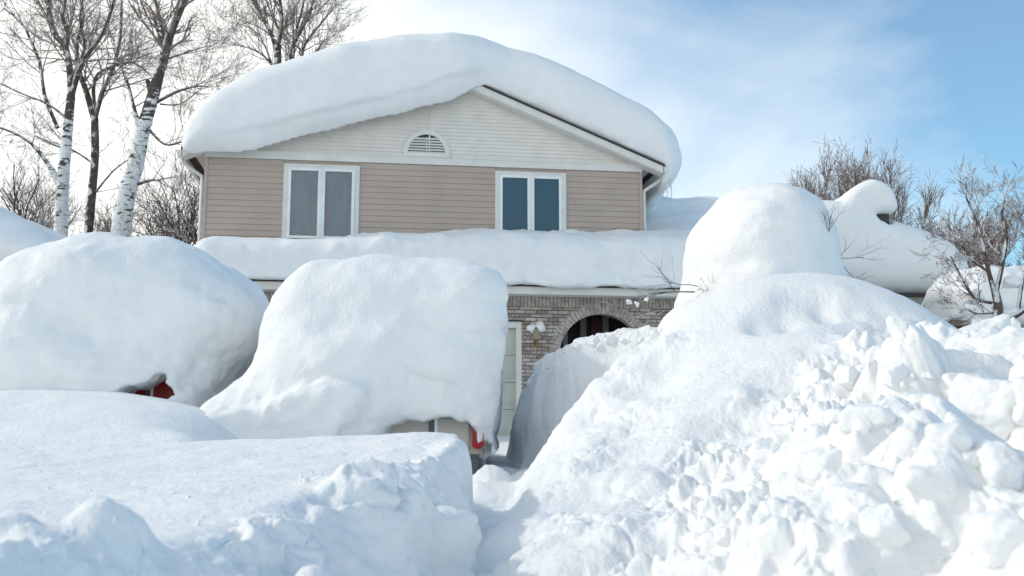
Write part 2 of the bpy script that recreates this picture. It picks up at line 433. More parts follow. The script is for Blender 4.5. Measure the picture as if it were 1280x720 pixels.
left_ctl = pts3([(-200, 552, 7.2), (0, 552, 7.2), (200, 549, 7.2), (400, 541, 7.1), (500, 536, 7.0), (560, 533, 6.9), (585, 536, 6.9), (-100, 600, 5), (0, 600, 5), (200, 597, 5), (400, 585, 5),
    (0, 640, 3.6), (200, 640, 3.6), (-200, 640, 3.6), (300, 662, 3.0), (400, 645, 3.0), (-100, 690, 2.4), (0, 690, 2.4), (200, 700, 2.2), (100, 735, 1.9)])
left_ctl += pts3([(0, 572, 6.1), (300, 566, 6.1), (520, 556, 6.1)])
left_ctl += [(-1, .8, E0 - .42), (-3, .8, E0 - .4), (-6, 5, E0 - .2)]
left_ctl = [(a, b, c - (.05 if b > 5.5 else 0)) for a, b, c in left_ctl]
fL = tps_fit(left_ctl)
drift_ctl = pts3([(-300, 488, 10), (-100, 488, 10), (0, 488, 10), (100, 487, 10), (170, 493, 9.7), (215, 503, 9.4), (255, 520, 9.0), (0, 527, 8.3), (120, 527, 8.2), (200, 540, 7.9), (0, 549, 7.7), (-200, 535, 8.0), (235, 548, 7.7)])
drift_ctl += [(-2.0, 8.6, E0 - .5), (-1.4, 9.5, E0 - .6), (-2.6, 11, E0 + .0), (-5, 12, E0 + .25), (-9, 9, E0 + .2), (-9, 12, E0 + .3), (-3, 6.9, E0 - .5), (-6, 6.5, E0 - .5)]
fD = tps_fit(drift_ctl)

def edge_dist(poly, x, y):
    """signed distance, positive on the left-hand side of an open polyline"""
    best = np.full(x.shape, 1e9); sg = np.zeros(x.shape)
    for (ax, ay), (bx, by) in zip(poly[:-1], poly[1:]):
        ex, ey = bx - ax, by - ay; wx = x - ax; wy = y - ay
        t = np.clip((wx * ex + wy * ey) / (ex * ex + ey * ey), 0, 1)
        d = (wx - ex * t) ** 2 + (wy - ey * t) ** 2
        m = d < best; best = np.where(m, d, best); sg = np.where(m, ex * wy - ey * wx, sg)
    return np.sqrt(best) * np.sign(sg)

EL = [(-.9, 0.5), (-.85, 1.5), (-.82, 2.5), (-.76, 3.3), (-.66, 4.1), (-.52, 5.0), (-.38, 5.9), (-.31, 6.6), (-.32, 7.0), (-.7, 7.35), (-2, 7.5), (-9, 7.6)]
EB = [(P(860, 0, 9.9)[0], 9.9), (P(825, 0, 10.5)[0], 10.5), (P(770, 0, 10.9)[0], 10.9), (P(715, 0, 11.1)[0], 11.1), (P(672, 0, 11.5)[0], 11.5), (P(650, 0, 12.0)[0], 12.0), (P(640, 0, 13.0)[0], 13.0), (P(655, 0, 15)[0], 15.0), (P(665, 0, 19)[0], 19.0)]
def topB(x, y):
    px = x / y * F + 640
    return E0 + np.interp(px, [620, 636, 650, 672, 700, 730, 780, 825, 860, 900, 1000], [-.15, .05, .50, .80, .93, 1.08, 1.13, 1.16, 1.2, -.6, -3]) - .03 * np.maximum(y - 12, 0)

def ground(x, y):
    fl = E0 + np.interp(y, [0, 1.5, 2.5, 5, 9, 12, 19, 60], [-1.5, -1.1, -.86, -.70, -.45, -.38, -.25, 1.0])
    fl = fl + .05 * fbm(x, y, 0 * x, .8, 3)
    dL = edge_dist(EL, x, y)
    wob = .10 * fbm(x, y, 0 * x, .9, 3)
    steep = np.interp(y, [0, 4, 5.5, 7], [1.0, 1.2, 2.4, 6])
    L = smin(fL(x, y) , fL(x, y) - (-(dL + wob)) * steep, .13)
    L = np.where(y > 7.7, -9, L) if False else L
    Rr = np.where((y > 13) , -9.0, fR(x, y))
    Rr = np.where((x < -.6), -9.0, Rr)
    kf = sstep(10.3, 12.0, y); Rr = Rr * (1 - kf) + np.minimum(Rr, E0 - .3) * kf
    dB = edge_dist(EB, x, y)                        # polyline runs right to left then back: inside lies on its right
    B = smin(topB(x, np.maximum(y, 1)), topB(x, np.maximum(y, 1)) + (-dB + .5 * wob) * 3.2, .10)
    B = np.where(y < 8.5, -9, B); B = np.where(x < -1, -9, B)
    D = np.where((y > 14) | (x > 0), E0 - .4, fD(x, y))
    h = smax(fl, np.where(x > 1, -9, L), .05)
    h = smax(h, Rr, .06)
    h = smax(h, B, .05)
    Dm = np.where(x < -.9, D, -9); h = smax(h, np.where(y > 7.2, Dm, -9), .05)
    # keep far ground calm
    far = sstep(13, 20, y); h = h * (1 - far) + (E0 + np.interp(y, [0, 19, 60], [-.4, -.1, 1.2])) * far
    side = np.where(y > 11.2, sstep(4.5, 6.0, x), 0)
    kind = np.zeros(x.shape, int)
    kind[(L > fl) & (L > Rr) & (L > B) & (x < .2) & (y < 8) & (L > Dm - 1)] = 1
    kind[((Rr > fl) & (Rr > L) & (y < 12.9) & (x > -.3)) | ((B > fl) & (B > L) & (y < 12.9) & (x > -.3))] = 2
    return h, kind

NA, NR = 1500, 1000
ang = np.linspace(R(-40), R(40), NA)
rad = 1.15 * np.exp(np.linspace(0, math.log(22 / 1.15), NR))
A2, R2 = np.meshgrid(ang, rad, indexing='ij')
gx = R2 * np.sin(A2); gy = R2 * np.cos(A2) - .35
gz, kind = ground(gx, gy)
# clods in the foreground of the left bank
for (a, b, Y, rr, hh) in [(150, 624, 2.5, .12, .13), (112, 642, 2.4, .08, .06), (190, 640, 2.45, .07, .04), (0, 680, 2.3, .10, .12), (45, 700, 2.2, .08, .07), (95, 690, 2.1, .06, .05), (225, 710, 2.0, .12, .07), (270, 665, 2.6, .08, .10), (383, 640, 3.1, .035, .055), (410, 640, 3.15, .03, .035), (436, 648, 3.2, .05, .04), (618, 592, 8.9, .20, .22), (640, 612, 8.2, .16, .14), (600, 610, 8.2, .15, .16), (320, 680, 2.4, .10, .06), (355, 690, 2.3, .09, .05), (20, 735, 1.9, .14, .12), (170, 730, 1.8, .1, .06)]:
    c = P(a, b, Y); q = ((gx - c[0]) ** 2 + ((gy - c[1]) * .8) ** 2) / rr ** 2
    gz = gz + .8 * hh * np.exp(-q ** 1.5)
for (a, b, Y, rr, hh) in [(1010, 400, 8.45, .30, -.13), (968, 408, 8.3, .24, -.10), (1045, 392, 8.5, .20, -.08), (1090, 398, 8.4, .22, -.08)]:
    c = P(a, b, Y); q = ((gx - c[0]) ** 2 + (gy - c[1]) ** 2) / rr ** 2
    gz = gz + hh * np.exp(-q ** 2)
# normals of the smooth sheet
def normals(x, y, z):
    a = np.stack(np.gradient(x, axis=0) [None] if False else [np.gradient(x, axis=0), np.gradient(y, axis=0), np.gradient(z, axis=0)], -1)
    b = np.stack([np.gradient(x, axis=1), np.gradient(y, axis=1), np.gradient(z, axis=1)], -1)
    n = np.cross(a, b); n /= np.linalg.norm(n, axis=-1)[..., None]; n[n[..., 2] < 0] *= -1; return n
nrm = normals(gx, gy, gz)
px = gx / np.maximum(gy, .2) * F + 640
py = 540 - (gz - EYE) / np.maximum(gy, .2) * F
# how broken the surface is at each place
rough = np.zeros_like(gx)
pile = (kind == 2)
bd = np.interp(px, [700, 800, 860, 930, 1000, 1100, 1130, 1180, 1250, 1400], [670, 600, 545, 485, 450, 412, 400, 440, 430, 400]) 
core = sstep(-25, 30, py - bd) * sstep(640, 860, px) * .92
shoulder = sstep(905, 830, px + .25 * (py - 400)) * sstep(400, 430, py + 0 * px) * .34 * sstep(9.6, 9.0, gy)
rough = np.where(pile, np.maximum(core, shoulder) + .05, rough)
sizer = np.where(pile, sstep(880, 1180, px), .35)
rough = np.where(pile & (gy > 10), .5, rough)
rough = np.where((kind == 1), .05 + .75 * sstep(.20, -.05, edge_dist(EL, gx, gy)) * sstep(.3, 2.2, 7.2 - gy) + .20 * sstep(2.7, 2.1, gy), rough)
rough = np.where((kind == 0) & (gy < 12) & (np.abs(gx) < 1.2), .35, rough)
m = rough > .03
x_, y_, z_ = gx[m], gy[m], gz[m]
wx = x_ + .05 * fbm(x_, y_, z_, .25, 3); wy = y_ + .05 * fbm(x_ + 9, y_, z_, .25, 3); wz = z_ + .05 * fbm(x_, y_ + 7, z_, .25, 3)
disp = np.zeros_like(x_)
clump = sstep(-.25, .45, fbm(x_, y_, z_ + 3, .9, 2))
sz = sizer[m]
powder = sstep(-.15, .35, fbm(x_ + 31, y_, z_, .7, 2))
for s_, amp, sd_ in ((.85, .22, 3), (.50, .24, 0), (.24, .105, 5), (.115, .05, 11), (.055, .017, 19), (.028, .005, 23)):
    f1, f2, cv = worley(wx, wy, wz, s_, sd_)
    dome = np.sqrt(np.clip(1 - (f1 / .70) ** 2, 0, 1)) * (.55 + .45 * sstep(.02, .10, f2 - f1))
    keep = sstep(.35, .55, cv + .35 * clump)
    wgt = (.45 + .75 * sz) if s_ > .2 else (1.25 - .55 * sz)
    disp += amp * dome * keep * wgt * ((.30 + .70 * clump) if s_ > .4 else (.10 + .90 * powder))
disp -= .11
disp += .02 * fbm(x_, y_, z_, .12, 4) + .05 * fbm(x_, y_, z_, .6, 3)
dd = np.zeros_like(gx); dd[m] = disp * rough[m]
dd *= np.interp(R2, [1.2, 2.5, 5], [.35, .6, 1])
dd += .012 * fbm(gx, gy, gz, .5, 3) + .0022 * fbm(gx, gy, gz, .05, 2)
# hollow scooped in the smooth dome's front, and a spike beside it
V = np.stack([gx, gy, gz], -1) + nrm * dd[..., None]
for it in range(2):
    Vs = V.copy(); Vs[1:-1, 1:-1] = (V[:-2, 1:-1] + V[2:, 1:-1] + V[1:-1, :-2] + V[1:-1, 2:]) / 8 + V[1:-1, 1:-1] / 2; V = Vs
idx = np.arange(NA * NR).reshape(NA, NR)
Q = np.stack([idx[:-1, :-1], idx[1:, :-1], idx[1:, 1:], idx[:-1, 1:]], -1).reshape(-1, 4)
kq = kind[:-1, :-1].reshape(-1)
Vf = V.reshape(-1, 3)
def submesh(name, mask, material):
    q = Q[mask]; u, inv = np.unique(q, return_inverse=True)
    return np_mesh(name, Vf[u], inv.reshape(-1, 4)[:, ::-1], material)
g0 = submesh('ground', kq == 0, SNOW); tag(g0, 'trodden and drifted snow between the banks and below the buried cars', None, None, 'structure')
g1 = submesh('snow_bank', kq == 1, SNOW); tag(g1, 'flat topped snow bank at lower left with its side cut away along the dug path', 'snow bank')
g2 = submesh('snow_pile', kq == 2, SNOWR); tag(g2, 'huge heap of shovelled lumpy snow filling the lower right beside the dug path', 'snow pile')
# wide ground out to the horizon, a hand below the near sheet
MB().add([], [])
gm = MB(); n = 60
ring = [(0, 0)]
rr_ = [0, 5, 10, 18, 24, 40, 80, 200, 600]
vs = []; fs = []
for i, r_ in enumerate(rr_):
    for k in range(n):
        a = 2 * math.pi * k / n; xx = r_ * math.sin(a); yy = r_ * math.cos(a)
        vs.append((xx, yy, E0 - 1.9 + np.interp(r_, [0, 12, 18, 24, 60, 600], [0, 0, .5, 1.6, 2.6, 3.2])))
for i in range(len(rr_) - 1):
    for k in range(n):
        fs.append((i * n + k, i * n + (k + 1) % n, (i + 1) * n + (k + 1) % n, (i + 1) * n + k))
gm.add(vs, fs); tag(gm.build('snow_field', SNOW, smooth=True), 'snow covered ground reaching away behind the houses', None, None, 'structure')

# ------------------------------------------------------------------ loose blocks of snow on the pile
def block_mesh(seed):
    rs = np.random.RandomState(seed)
    import bmesh
    bm = bmesh.new(); bmesh.ops.create_icosphere(bm, subdivisions=5, radius=1)
    co = np.array([v.co[:] for v in bm.verts])
    d = np.full(len(co), 1.0)
    for k in range(13):                            # cut by planes, softly, for a broken block
        nn = rs.normal(size=3); nn /= np.linalg.norm(nn); h = rs.uniform(.55, .85)
        c = co @ nn; lim = np.where(c > .05, h / np.maximum(c, .05), 9)
        d = smin(d, lim, .10)
    sc = rs.uniform(.75, 1.15, 3)
    p = co * d[:, None] * sc
    p = p * (1 + .10 * fbm(p[:, 0] + seed, p[:, 1], p[:, 2], .6, 4)[:, None] + .035 * fbm(p[:, 0] + seed, p[:, 1] + 4, p[:, 2], .16, 3)[:, None])
    for v, c in zip(bm.verts, p): v.co = c
    me = bpy.data.meshes.new('snow_block'); bm.to_mesh(me); bm.free()
    me.materials.append(SNOWB); me.polygons.foreach_set('use_smooth', np.ones(len(me.polygons), bool)); return me
blocks = [block_mesh(s) for s in range(9)]
from mathutils.bvhtree import BVHTree
sub = V[::4, ::4]
na, nr = sub.shape[:2]; ii = np.arange(na * nr).reshape(na, nr)
q4 = np.stack([ii[:-1, :-1], ii[1:, :-1], ii[1:, 1:], ii[:-1, 1:]], -1).reshape(-1, 4)
BV = BVHTree.FromPolygons([tuple(v) for v in sub.reshape(-1, 3).tolist()], [tuple(q) for q in q4.tolist()])
def on_ground(px_, py_):
    r = ray(px_, py_); h = BV.ray_cast(Vector((0, 0, EYE)), Vector(r).normalized())
    return h[0], h[1]
big = [(1208, 482, 42, 'large rounded snow block on the right of the heap, below the far snowy tree'), (1262, 432, 36, 'squarish snow block at the right edge on top of the heap'),
       (1128, 412, 24, 'pointed upright lump of snow standing on the shoulder of the big dome'), (1168, 600, 40, 'angular snow block low on the heap with its right side in shade'),
       (1250, 500, 50, 'broad snow block at the right edge under the squarish one'), (1030, 578, 38, 'wide snow lump in the middle of the broken heap'),
       (1090, 520, 30, 'rounded snow lump just below the shaded flank of the dome'), (1225, 430, 14, 'small round snow ball beside the squarish block at right')]
big += [(1192, 545, 27, 'snow block just under the large rounded block on the right of the heap'), (1248, 590, 44, 'large low snow block near the right edge, level with the angular shaded one'),
        (1112, 652, 34, 'snow block near the bottom of the heap, left of the right corner'), (958, 566, 24, 'lone snow block at the left margin of the broken face'),
        (1064, 470, 20, 'small snow block high in the broken face under the scooped dome'), (1262, 678, 48, 'blurred snow block in the bottom right corner')]
for (a, b, rp, lab) in big:
    h, nn = on_ground(a, b + rp * .35)
    if h is None: continue
    rad_ = rp / F * h.y
    o = bpy.data.objects.new('snow_block', blocks[hash(lab) % 1 + (a * 7 + b) % 9]); COL.objects.link(o)
    if a == 1128: o.scale = (rad_ * .75, rad_ * .75, rad_ * 1.35)
    else: o.scale = (rad_ * 1.15, rad_ * 1.1, rad_)
    o.location = h + Vector((0, rad_ * .35, rad_ * .12)); o.rotation_euler = (random.uniform(-.4, .4), random.uniform(-.4, .4), random.uniform(0, 6))
    tag(o, lab, 'snow block')
rr = random.Random(11)
for k in range(30):
    a = 652 + 178 * (k + rr.random()) / 30; b = float(np.interp(a, [640, 654, 700, 730, 780, 830], [520, 478, 441, 424, 413, 408])) + rr.uniform(2, 16)
    h, nn = on_ground(a, b)
    if h is None or h.y > 13.5: continue
    rad_ = rr.choice([3, 4, 5, 7, 9]) / F * h.y
    o = bpy.data.objects.new('snow_lump', blocks[rr.randrange(9)]); COL.objects.link(o); o.scale = (rad_ * rr.uniform(.9, 1.4), rad_, rad_ * rr.uniform(.7, 1)); o.location = h + Vector((0, rad_ * .3, 0))
    o.rotation_euler = (rr.uniform(-3, 3), rr.uniform(-3, 3), rr.uniform(0, 6))
    tag(o, 'lump of broken snow along the crest of the trench wall before the brick arch', 'snow lump', 'lumps of snow on the crest by the arch')
cnt = 0
for k in range(700):
    a = rr.uniform(730, 1290); b = rr.uniform(400, 715)
    lim = float(np.interp(a, [700, 800, 860, 930, 1000, 1100, 1130, 1180, 1250, 1400], [680, 620, 560, 500, 460, 430, 430, 470, 440, 400]))
    if b < lim + 8: continue
    if rr.random() > float(np.interp(a, [730, 900, 1280], [.12, .55, .7])): continue
    h, nn = on_ground(a, b)
    if h is None or h.y < 2: continue
    rp = rr.choice([3, 4, 5, 6, 8, 10, 13, 17]) * rr.uniform(.8, 1.2)
    rad_ = rp / F * h.y
    o = bpy.data.objects.new('snow_lump', blocks[rr.randrange(9)]); COL.objects.link(o)
    o.scale = (rad_ * rr.uniform(.9, 1.3), rad_ * rr.uniform(.9, 1.2), rad_ * rr.uniform(.75, 1.05)); o.location = h + Vector((0, 0, -rad_ * .35 if rr.random() < .75 else rad_ * .15))
    o.rotation_euler = (rr.uniform(-3, 3), rr.uniform(-3, 3), rr.uniform(0, 6))
    tag(o, 'irregular lump of shovelled snow lying in the broken face of the right-hand heap', 'snow lump', 'lumps of snow in the broken face of the heap'); cnt += 1
    if cnt > 90: break

for k in range(46):
    a = rr.uniform(20, 590); b = rr.uniform(560, 700) if k % 3 else rr.uniform(600, 700)
    h, nn = on_ground(a, b)
    if h is None or h.y > 6.5: continue
    rad_ = rr.choice([2, 2, 3, 3, 4, 6]) / F * h.y * rr.uniform(.7, 1.1)
    o = bpy.data.objects.new('snow_crumb', blocks[rr.randrange(9)]); COL.objects.link(o); o.scale = (rad_ * 1.2, rad_, rad_ * .8); o.location = h
    o.rotation_euler = (rr.uniform(-3, 3), rr.uniform(-3, 3), 0)
    tag(o, 'small crumb of snow lying on the flat topped bank at lower left', 'snow crumb', 'snow crumbs on the left bank')

# ================================================================== BURIED VEHICLES AND THEIR SNOW
def strata(g, f, amp, sc=.11):
    mm = np.abs(f) < .2; n = np.zeros_like(f)
    x, y, z = g.X[mm], g.Y[mm], g.Z[mm]
    n[mm] = perlin(x * .5, y * .5, z / sc + .6 * perlin(x * .6, y * .6, z * .5)) * amp * sstep(-.3, .4, perlin(x * .7 + 5, y * .7, z * .9))
    n[mm] += fbm(x, y, z, .07, 2) * amp * .25
    return (f + n).astype(np.float32)

# middle mound
g = Grid((-4.0, 8.4, .7), (0.35, 14.2, 4.0), .032)
main = W([(262, 560), (268, 505), (292, 478), (315, 445), (328, 405), (340, 372), (362, 343), (395, 325), (440, 317), (500, 313), (560, 316), (602, 327), (624, 341), (633, 362), (632, 385), (628, 415), (622, 455), (621, 500), (614, 545), (600, 575), (420, 585)], 9.9)
f = g.extr(main, 9.35, 13.3, .75, .55, 1.0)
# the front leans back towards the top like a windscreen under snow
f = f + 0
wind = W([(215, 575), (222, 537), (250, 512), (285, 490), (330, 462), (360, 430), (420, 400), (520, 410), (470, 575)], 9.7)
f = smin(f, g.extr(wind, 9.15, 12.5, .5, .6), .3)
slab = W([(212, 580), (232, 536), (250, 522), (285, 508), (330, 498), (385, 484), (430, 476), (458, 482), (452, 510), (420, 545), (390, 580)], 9.1)
f = smin(f, g.extr(slab, 9.02, 10.2, .10, .12), .09)
f = g.noise(f, 1.3, .085, 2, .3); f = g.noise(f, .45, .028, 3, .2)
low = sstep(E0 + .75, E0 + .2, g.Z)
mm = np.abs(f) < .25; nn = np.zeros_like(f); nn[mm] = (fbm(g.X[mm], g.Y[mm], g.Z[mm], .16, 3) * .022) * (low[mm] + .15); f = f + nn
for ln_ in ([(525, 392), (545, 408), (565, 419), (595, 421), (618, 410), (640, 396)], [(500, 455), (530, 475), (560, 480), (585, 492), (600, 515)], [(575, 372), (600, 380), (640, 372)]):
    L2 = [(P(a, b, 9.7)[0], P(a, b, 9.7)[2]) for a, b in ln_]
    lz = np.interp(g.X, [q[0] for q in L2], [q[1] for q in L2]) + .03 * fbm(g.X, g.Y * 0, g.X * 0, .12, 2)
    on = sstep(L2[0][0] - .02, L2[0][0] + .15, g.X) * sstep(L2[-1][0] + .05, L2[-1][0] - .12, g.X) * (g.Y < 10.6)
    dz = g.Z - lz
    f = f + .045 * on * np.where(dz < 0, np.exp(-(dz / .10) ** 2), np.exp(-(dz / .022) ** 2))
f = f.astype(np.float32)
# undercut at the tailgate, lower right, as on the photograph
cavity = W([(498, 530), (508, 524), (530, 527), (538, 524), (562, 520), (574, 527), (584, 526), (592, 540), (598, 556), (606, 549), (612, 562), (616, 640), (470, 640), (480, 545)], 9.45)
cv = g.extr(cavity, 8.3, 10.3, .04, .05)
cv = g.noise(cv, .12, .02, 2, .1)
cv2 = g.ell((P(590, 560, 9.6)[0] + .06, 10.3, E0 - .55), (.30, 1.2, .42))
f = smax(f, -cv, .03)
f = strata(g, f, .016)
o = g.mesh(f, 'snow_mound', SNOW); tag(o, 'tall smooth snow mound with steep right side covering the beige car before the garage', 'snow mound')

# left mound
g = Grid((-5.9, 9.3, .9), (-2.1, 14.8, 4.1), .034)
main = W([(-45, 540), (-30, 470), (-14, 410), (0, 360), (22, 332), (55, 314), (110, 302), (170, 298), (225, 303), (262, 314), (294, 336), (316, 366), (327, 400), (320, 432), (300, 465), (278, 500), (262, 525), (200, 560)], 10.85)
f = g.extr(main, 9.95, 12.9, .72, .9, 2.0)
hood = W([(-60, 560), (-60, 480), (-20, 430), (40, 410), (90, 420), (150, 440), (215, 455), (240, 480), (255, 510), (240, 560)], 10.4)
f = smin(f, g.extr(hood, 9.85, 12, .35, .5), .25)
f = g.noise(f, 1.4, .10, 2, .3); f = g.noise(f, .5, .035, 3, .2)
mm = np.abs(f) < .25; nn = np.zeros_like(f)
lr = sstep(-3.9, -3.2, g.X) * sstep(E0 + 1.1, E0 + .6, g.Z)
nn[mm] = fbm(g.X[mm], g.Y[mm], g.Z[mm], .22, 4) * (.008 + .055 * lr[mm]); f = f + nn
c = W([(160, 493), (168, 487), (184, 484), (196, 476), (203, 469), (211, 470), (215, 482), (223, 499), (200, 509), (168, 505)], 10.15)
cv = g.noise(g.extr(c, 9.2, 11.1, .03, .04), .12, .03, 2, .1)
f = smax(f, -cv, .03)
c = W([(246, 499), (256, 500), (262, 506), (258, 512), (244, 508)], 10.2)
f = smax(f, -g.noise(g.extr(c, 9.2, 10.5, .03, .04), .1, .02, 2, .1), .02)
f = strata(g, f, .016)
o = g.mesh(f, 'snow_mound', SNOW); tag(o, 'broad rounded snow mound at left swallowing the red car', 'snow mound')

def make_car(name, loc, rz, body, label, cat, tall=1.82, L=4.6, Wd=1.84, boxy=True):
    """rear of the car faces -y; origin on the road under the rear bumper's middle"""
    e = empty(name, loc, rz); tag(e, label, cat)
    h = Wd / 2
    # side profile (y,z)
    prof = [(.10, .35), (.06, .62), (.08, .98), (.13, 1.22), (.40, tall - .06), (.62, tall), (2.2, tall), (2.95, tall - .08), (3.55, 1.20), (L - .45, 1.05), (L - .08, .80), (L, .5), (L - .1, .32)]
    b = MB(); n = len(prof); vs = []
    for sx, inset in ((-1, 1), (1, 1)):
        for (y, z) in prof:
            tum = .14 * max(0, (z - 1.22)) / .6 if z > 1.22 else (.02 if z < .5 else 0)
            vs.append((sx * (h - tum), y, z))
    b.add(vs, [tuple(range(n)), tuple(range(2 * n - 1, n - 1, -1))] + [(i, i + n, (i + 1) % n + n, (i + 1) % n) for i in range(n)])
    b.build('body', body, e, bevel=.035, smooth=False)
    # tailgate standing a little proud with a seam all round
    tg = MB(); tg.add([(-h + .10, .066, .86), (h - .13, .066, .86), (h - .13, .100, 1.165), (-h + .10, .100, 1.165), (-h + .10, .03, .86), (h - .13, .03, .86), (h - .13, .064, 1.165), (-h + .10, .064, 1.165)],
           [(0, 1, 2, 3), (4, 7, 6, 5), (0, 4, 5, 1), (1, 5, 6, 2), (2, 6, 7, 3), (3, 7, 4, 0)])
    tgo = tg.build('tailgate', body, e, bevel=.012)
    MB().box(.40, .455, .035, .06, .90, 1.15).build('trim_strip', GREYP, tgo, bevel=.004)
    MB().box(.456, .485, .03, .062, .88, 1.16).build('trim_strip', WINWHITE, tgo, bevel=.004)
    rw = MB(); rw.add([(-h + .30, .15, 1.25), (h - .30, .15, 1.25), (h - .36, .36, tall - .12), (-h + .36, .36, tall - .12), (-h + .30, .11, 1.25), (h - .30, .11, 1.25), (h - .36, .335, tall - .12), (-h + .36, .335, tall - .12)],
           [(0, 1, 2, 3), (4, 7, 6, 5), (0, 4, 5, 1), (1, 5, 6, 2), (2, 6, 7, 3), (3, 7, 4, 0)])
    rw.build('rear_window', GLASSB, e)
    MB().box(-h - .005, h + .005, -.06, .14, .36, .82).build('bumper', GREYP, e, bevel=.04)
    for s in (-1, 1):
        MB().box(s * h - (.10 if s > 0 else .012), s * h + (.012 if s > 0 else .10), .02, .22, .87, 1.12).build('tail_light', REDL, e, bevel=.02)
        w = MB(); w.add([(s * (h - .004), 0.75, 1.26), (s * (h - .004), 2.1, 1.26), (s * (h - .12), 2.1, tall - .14), (s * (h - .12), .95, tall - .14)], [(0, 1, 2, 3)])
        w.add([(s * (h - .03), 0.75, 1.26), (s * (h - .03), 2.1, 1.26), (s * (h - .14), 2.1, tall - .14), (s * (h - .14), .95, tall - .14)], [(0, 1, 2, 3)])
        w.build('side_window', GLASSB, e)
        for y in (.85, L - .95):
            c = empty('wheel', (s * (h - .10), y, .33)); c.parent = e
            t = MB(); t.tube([(-.11, 0, 0), (-.09, 0, 0), (.09, 0, 0), (.11, 0, 0)], [.29, .33, .33, .29], 24); t.build('tyre', TYRE, c, smooth=True)
            t = MB(); t.tube([(-.115, 0, 0), (.115, 0, 0)], .20, 16); t.build('rim', METAL, c)
    return e
rear = P(595, 560, 9.62)
make_car('parked_car', (rear[0] - .86, 9.66, E0 - 1.03), 0, BEIGE, 'beige car buried under the middle snow mound, its tailgate and red tail light showing', 'car')
# small trims that show: light strip beside the number plate and a body seam line
make_red = make_car('parked_car', (P(143, 485, 10.4)[0] - .05, 10.26, E0 - .53), R(4), REDP, 'red car buried in the left snow mound, only a patch of red bodywork showing', 'car', 1.62, 4.3, 1.75)
def wiper(parent, pts, r):
    m = MB(); m.tube(pts, r, 6); m.build('wiper', BLACKP, parent, smooth=True)

# shrub buried under the tall dome at right
g = Grid((1.45, 9.7, .8), (4.2, 12.9, 4.6), .034)
main = W([(856, 430), (853, 385), (862, 350), (866, 310), (878, 278), (900, 256), (926, 240), (956, 233), (986, 236), (1008, 246), (1024, 263), (1036, 287), (1044, 315), (1052, 350), (1075, 380), (1085, 430)], 11.0)
f = g.extr(main, 10.05, 12.4, .80, .95, 1.0)
f = g.noise(f, .9, .06, 2, .3); f = g.noise(f, .3, .02, 3, .2)
f = strata(g, f, .016)
o = g.mesh(f, 'snow_mound', SNOW); tag(o, 'tall round dome of snow over a shrub, just right of the brick arch', 'snow mound')

def twig(mb, p, d, length, r, depth, rng, spread=.6, segs=4, up=.05, kids=(2, 4), taper=.55, nn=4, minr=.0012):
    pts = [p]; rads = [r]; dd = d.normalized()
    for i in range(segs):
        dd = (dd + Vector((rng.gauss(0, .13), rng.gauss(0, .13), rng.gauss(0, .10) + up))).normalized()
        pts.append(pts[-1] + dd * length / segs); rads.append(max(minr, r * (1 - (1 - taper) * (i + 1) / segs)))
    mb.tube(pts, rads, nn if r > .012 else 3, cap=False)
    if depth <= 0: return
    for k in range(rng.randint(*kids)):
        t = rng.uniform(.3, 1.0); i = min(segs - 1, int(t * segs)); q = pts[i].lerp(pts[i + 1], t * segs - i)
        ax = Vector((rng.gauss(0, 1), rng.gauss(0, 1), rng.gauss(0, 1))).normalized()
        nd = (dd + ax * spread * rng.uniform(.6, 1.3)).normalized()
        twig(mb, q, nd, length * rng.uniform(.5, .8), max(minr, rads[i] * rng.uniform(.5, .7)), depth - 1, rng, spread, segs, up, kids, taper, nn, minr)

rg = random.Random(5)
sh = empty('shrub', P(955, 420, 11.2)); tag(sh, 'bare shrub poking twigs out of the tall snow dome right of the arch', 'shrub')
def shrub_branch(a, b, to, r, L, depth=2):
    p0 = Vector(P(a, b, 10.6)); p1 = Vector(P(to[0], to[1], 10.35))
    mb = MB(); base = sh.location
    twig(mb, p0 - base, (p1 - p0), L, r, depth, rg, .75, 4, .02, (3, 5), .5)
    mb.build('branch', BARK, sh)
for a in [(1030, 318, (1048, 290), .008, .38), (1026, 330, (1075, 312), .008, .45), (1038, 345, (1070, 348), .007, .28), (1022, 300, (1034, 278), .005, .25),
          (868, 365, (800, 362), .009, .62), (872, 358, (830, 350), .006, .5), (868, 384, (815, 390), .006, .55), (885, 372, (878, 362), .004, .22), (1095, 330, (1170, 325), .003, .1)][:8]:
    shrub_branch(*a)
mb = MB(); mb.tube([P(958, 520, 11.2) - np.array(sh.location), P(955, 380, 11.2) - np.array(sh.location), P(950, 300, 11.2) - np.array(sh.location)], [.05, .04, .02], 7); mb.build('stem', BARK, sh)
for i, (a, b, r_) in enumerate([(786, 377, .055), (796, 380, .04), (808, 374, .035)]):
    c = P(a, b, 10.4); o = bpy.data.objects.new('snow_tuft', blocks[i]); COL.objects.link(o); o.location = c; o.scale = (r_, r_, r_ * .85)
    tag(o, 'small white tuft of snow caught on the twigs in front of the brick arch', 'snow tuft', 'snow tufts on the twigs by the arch')

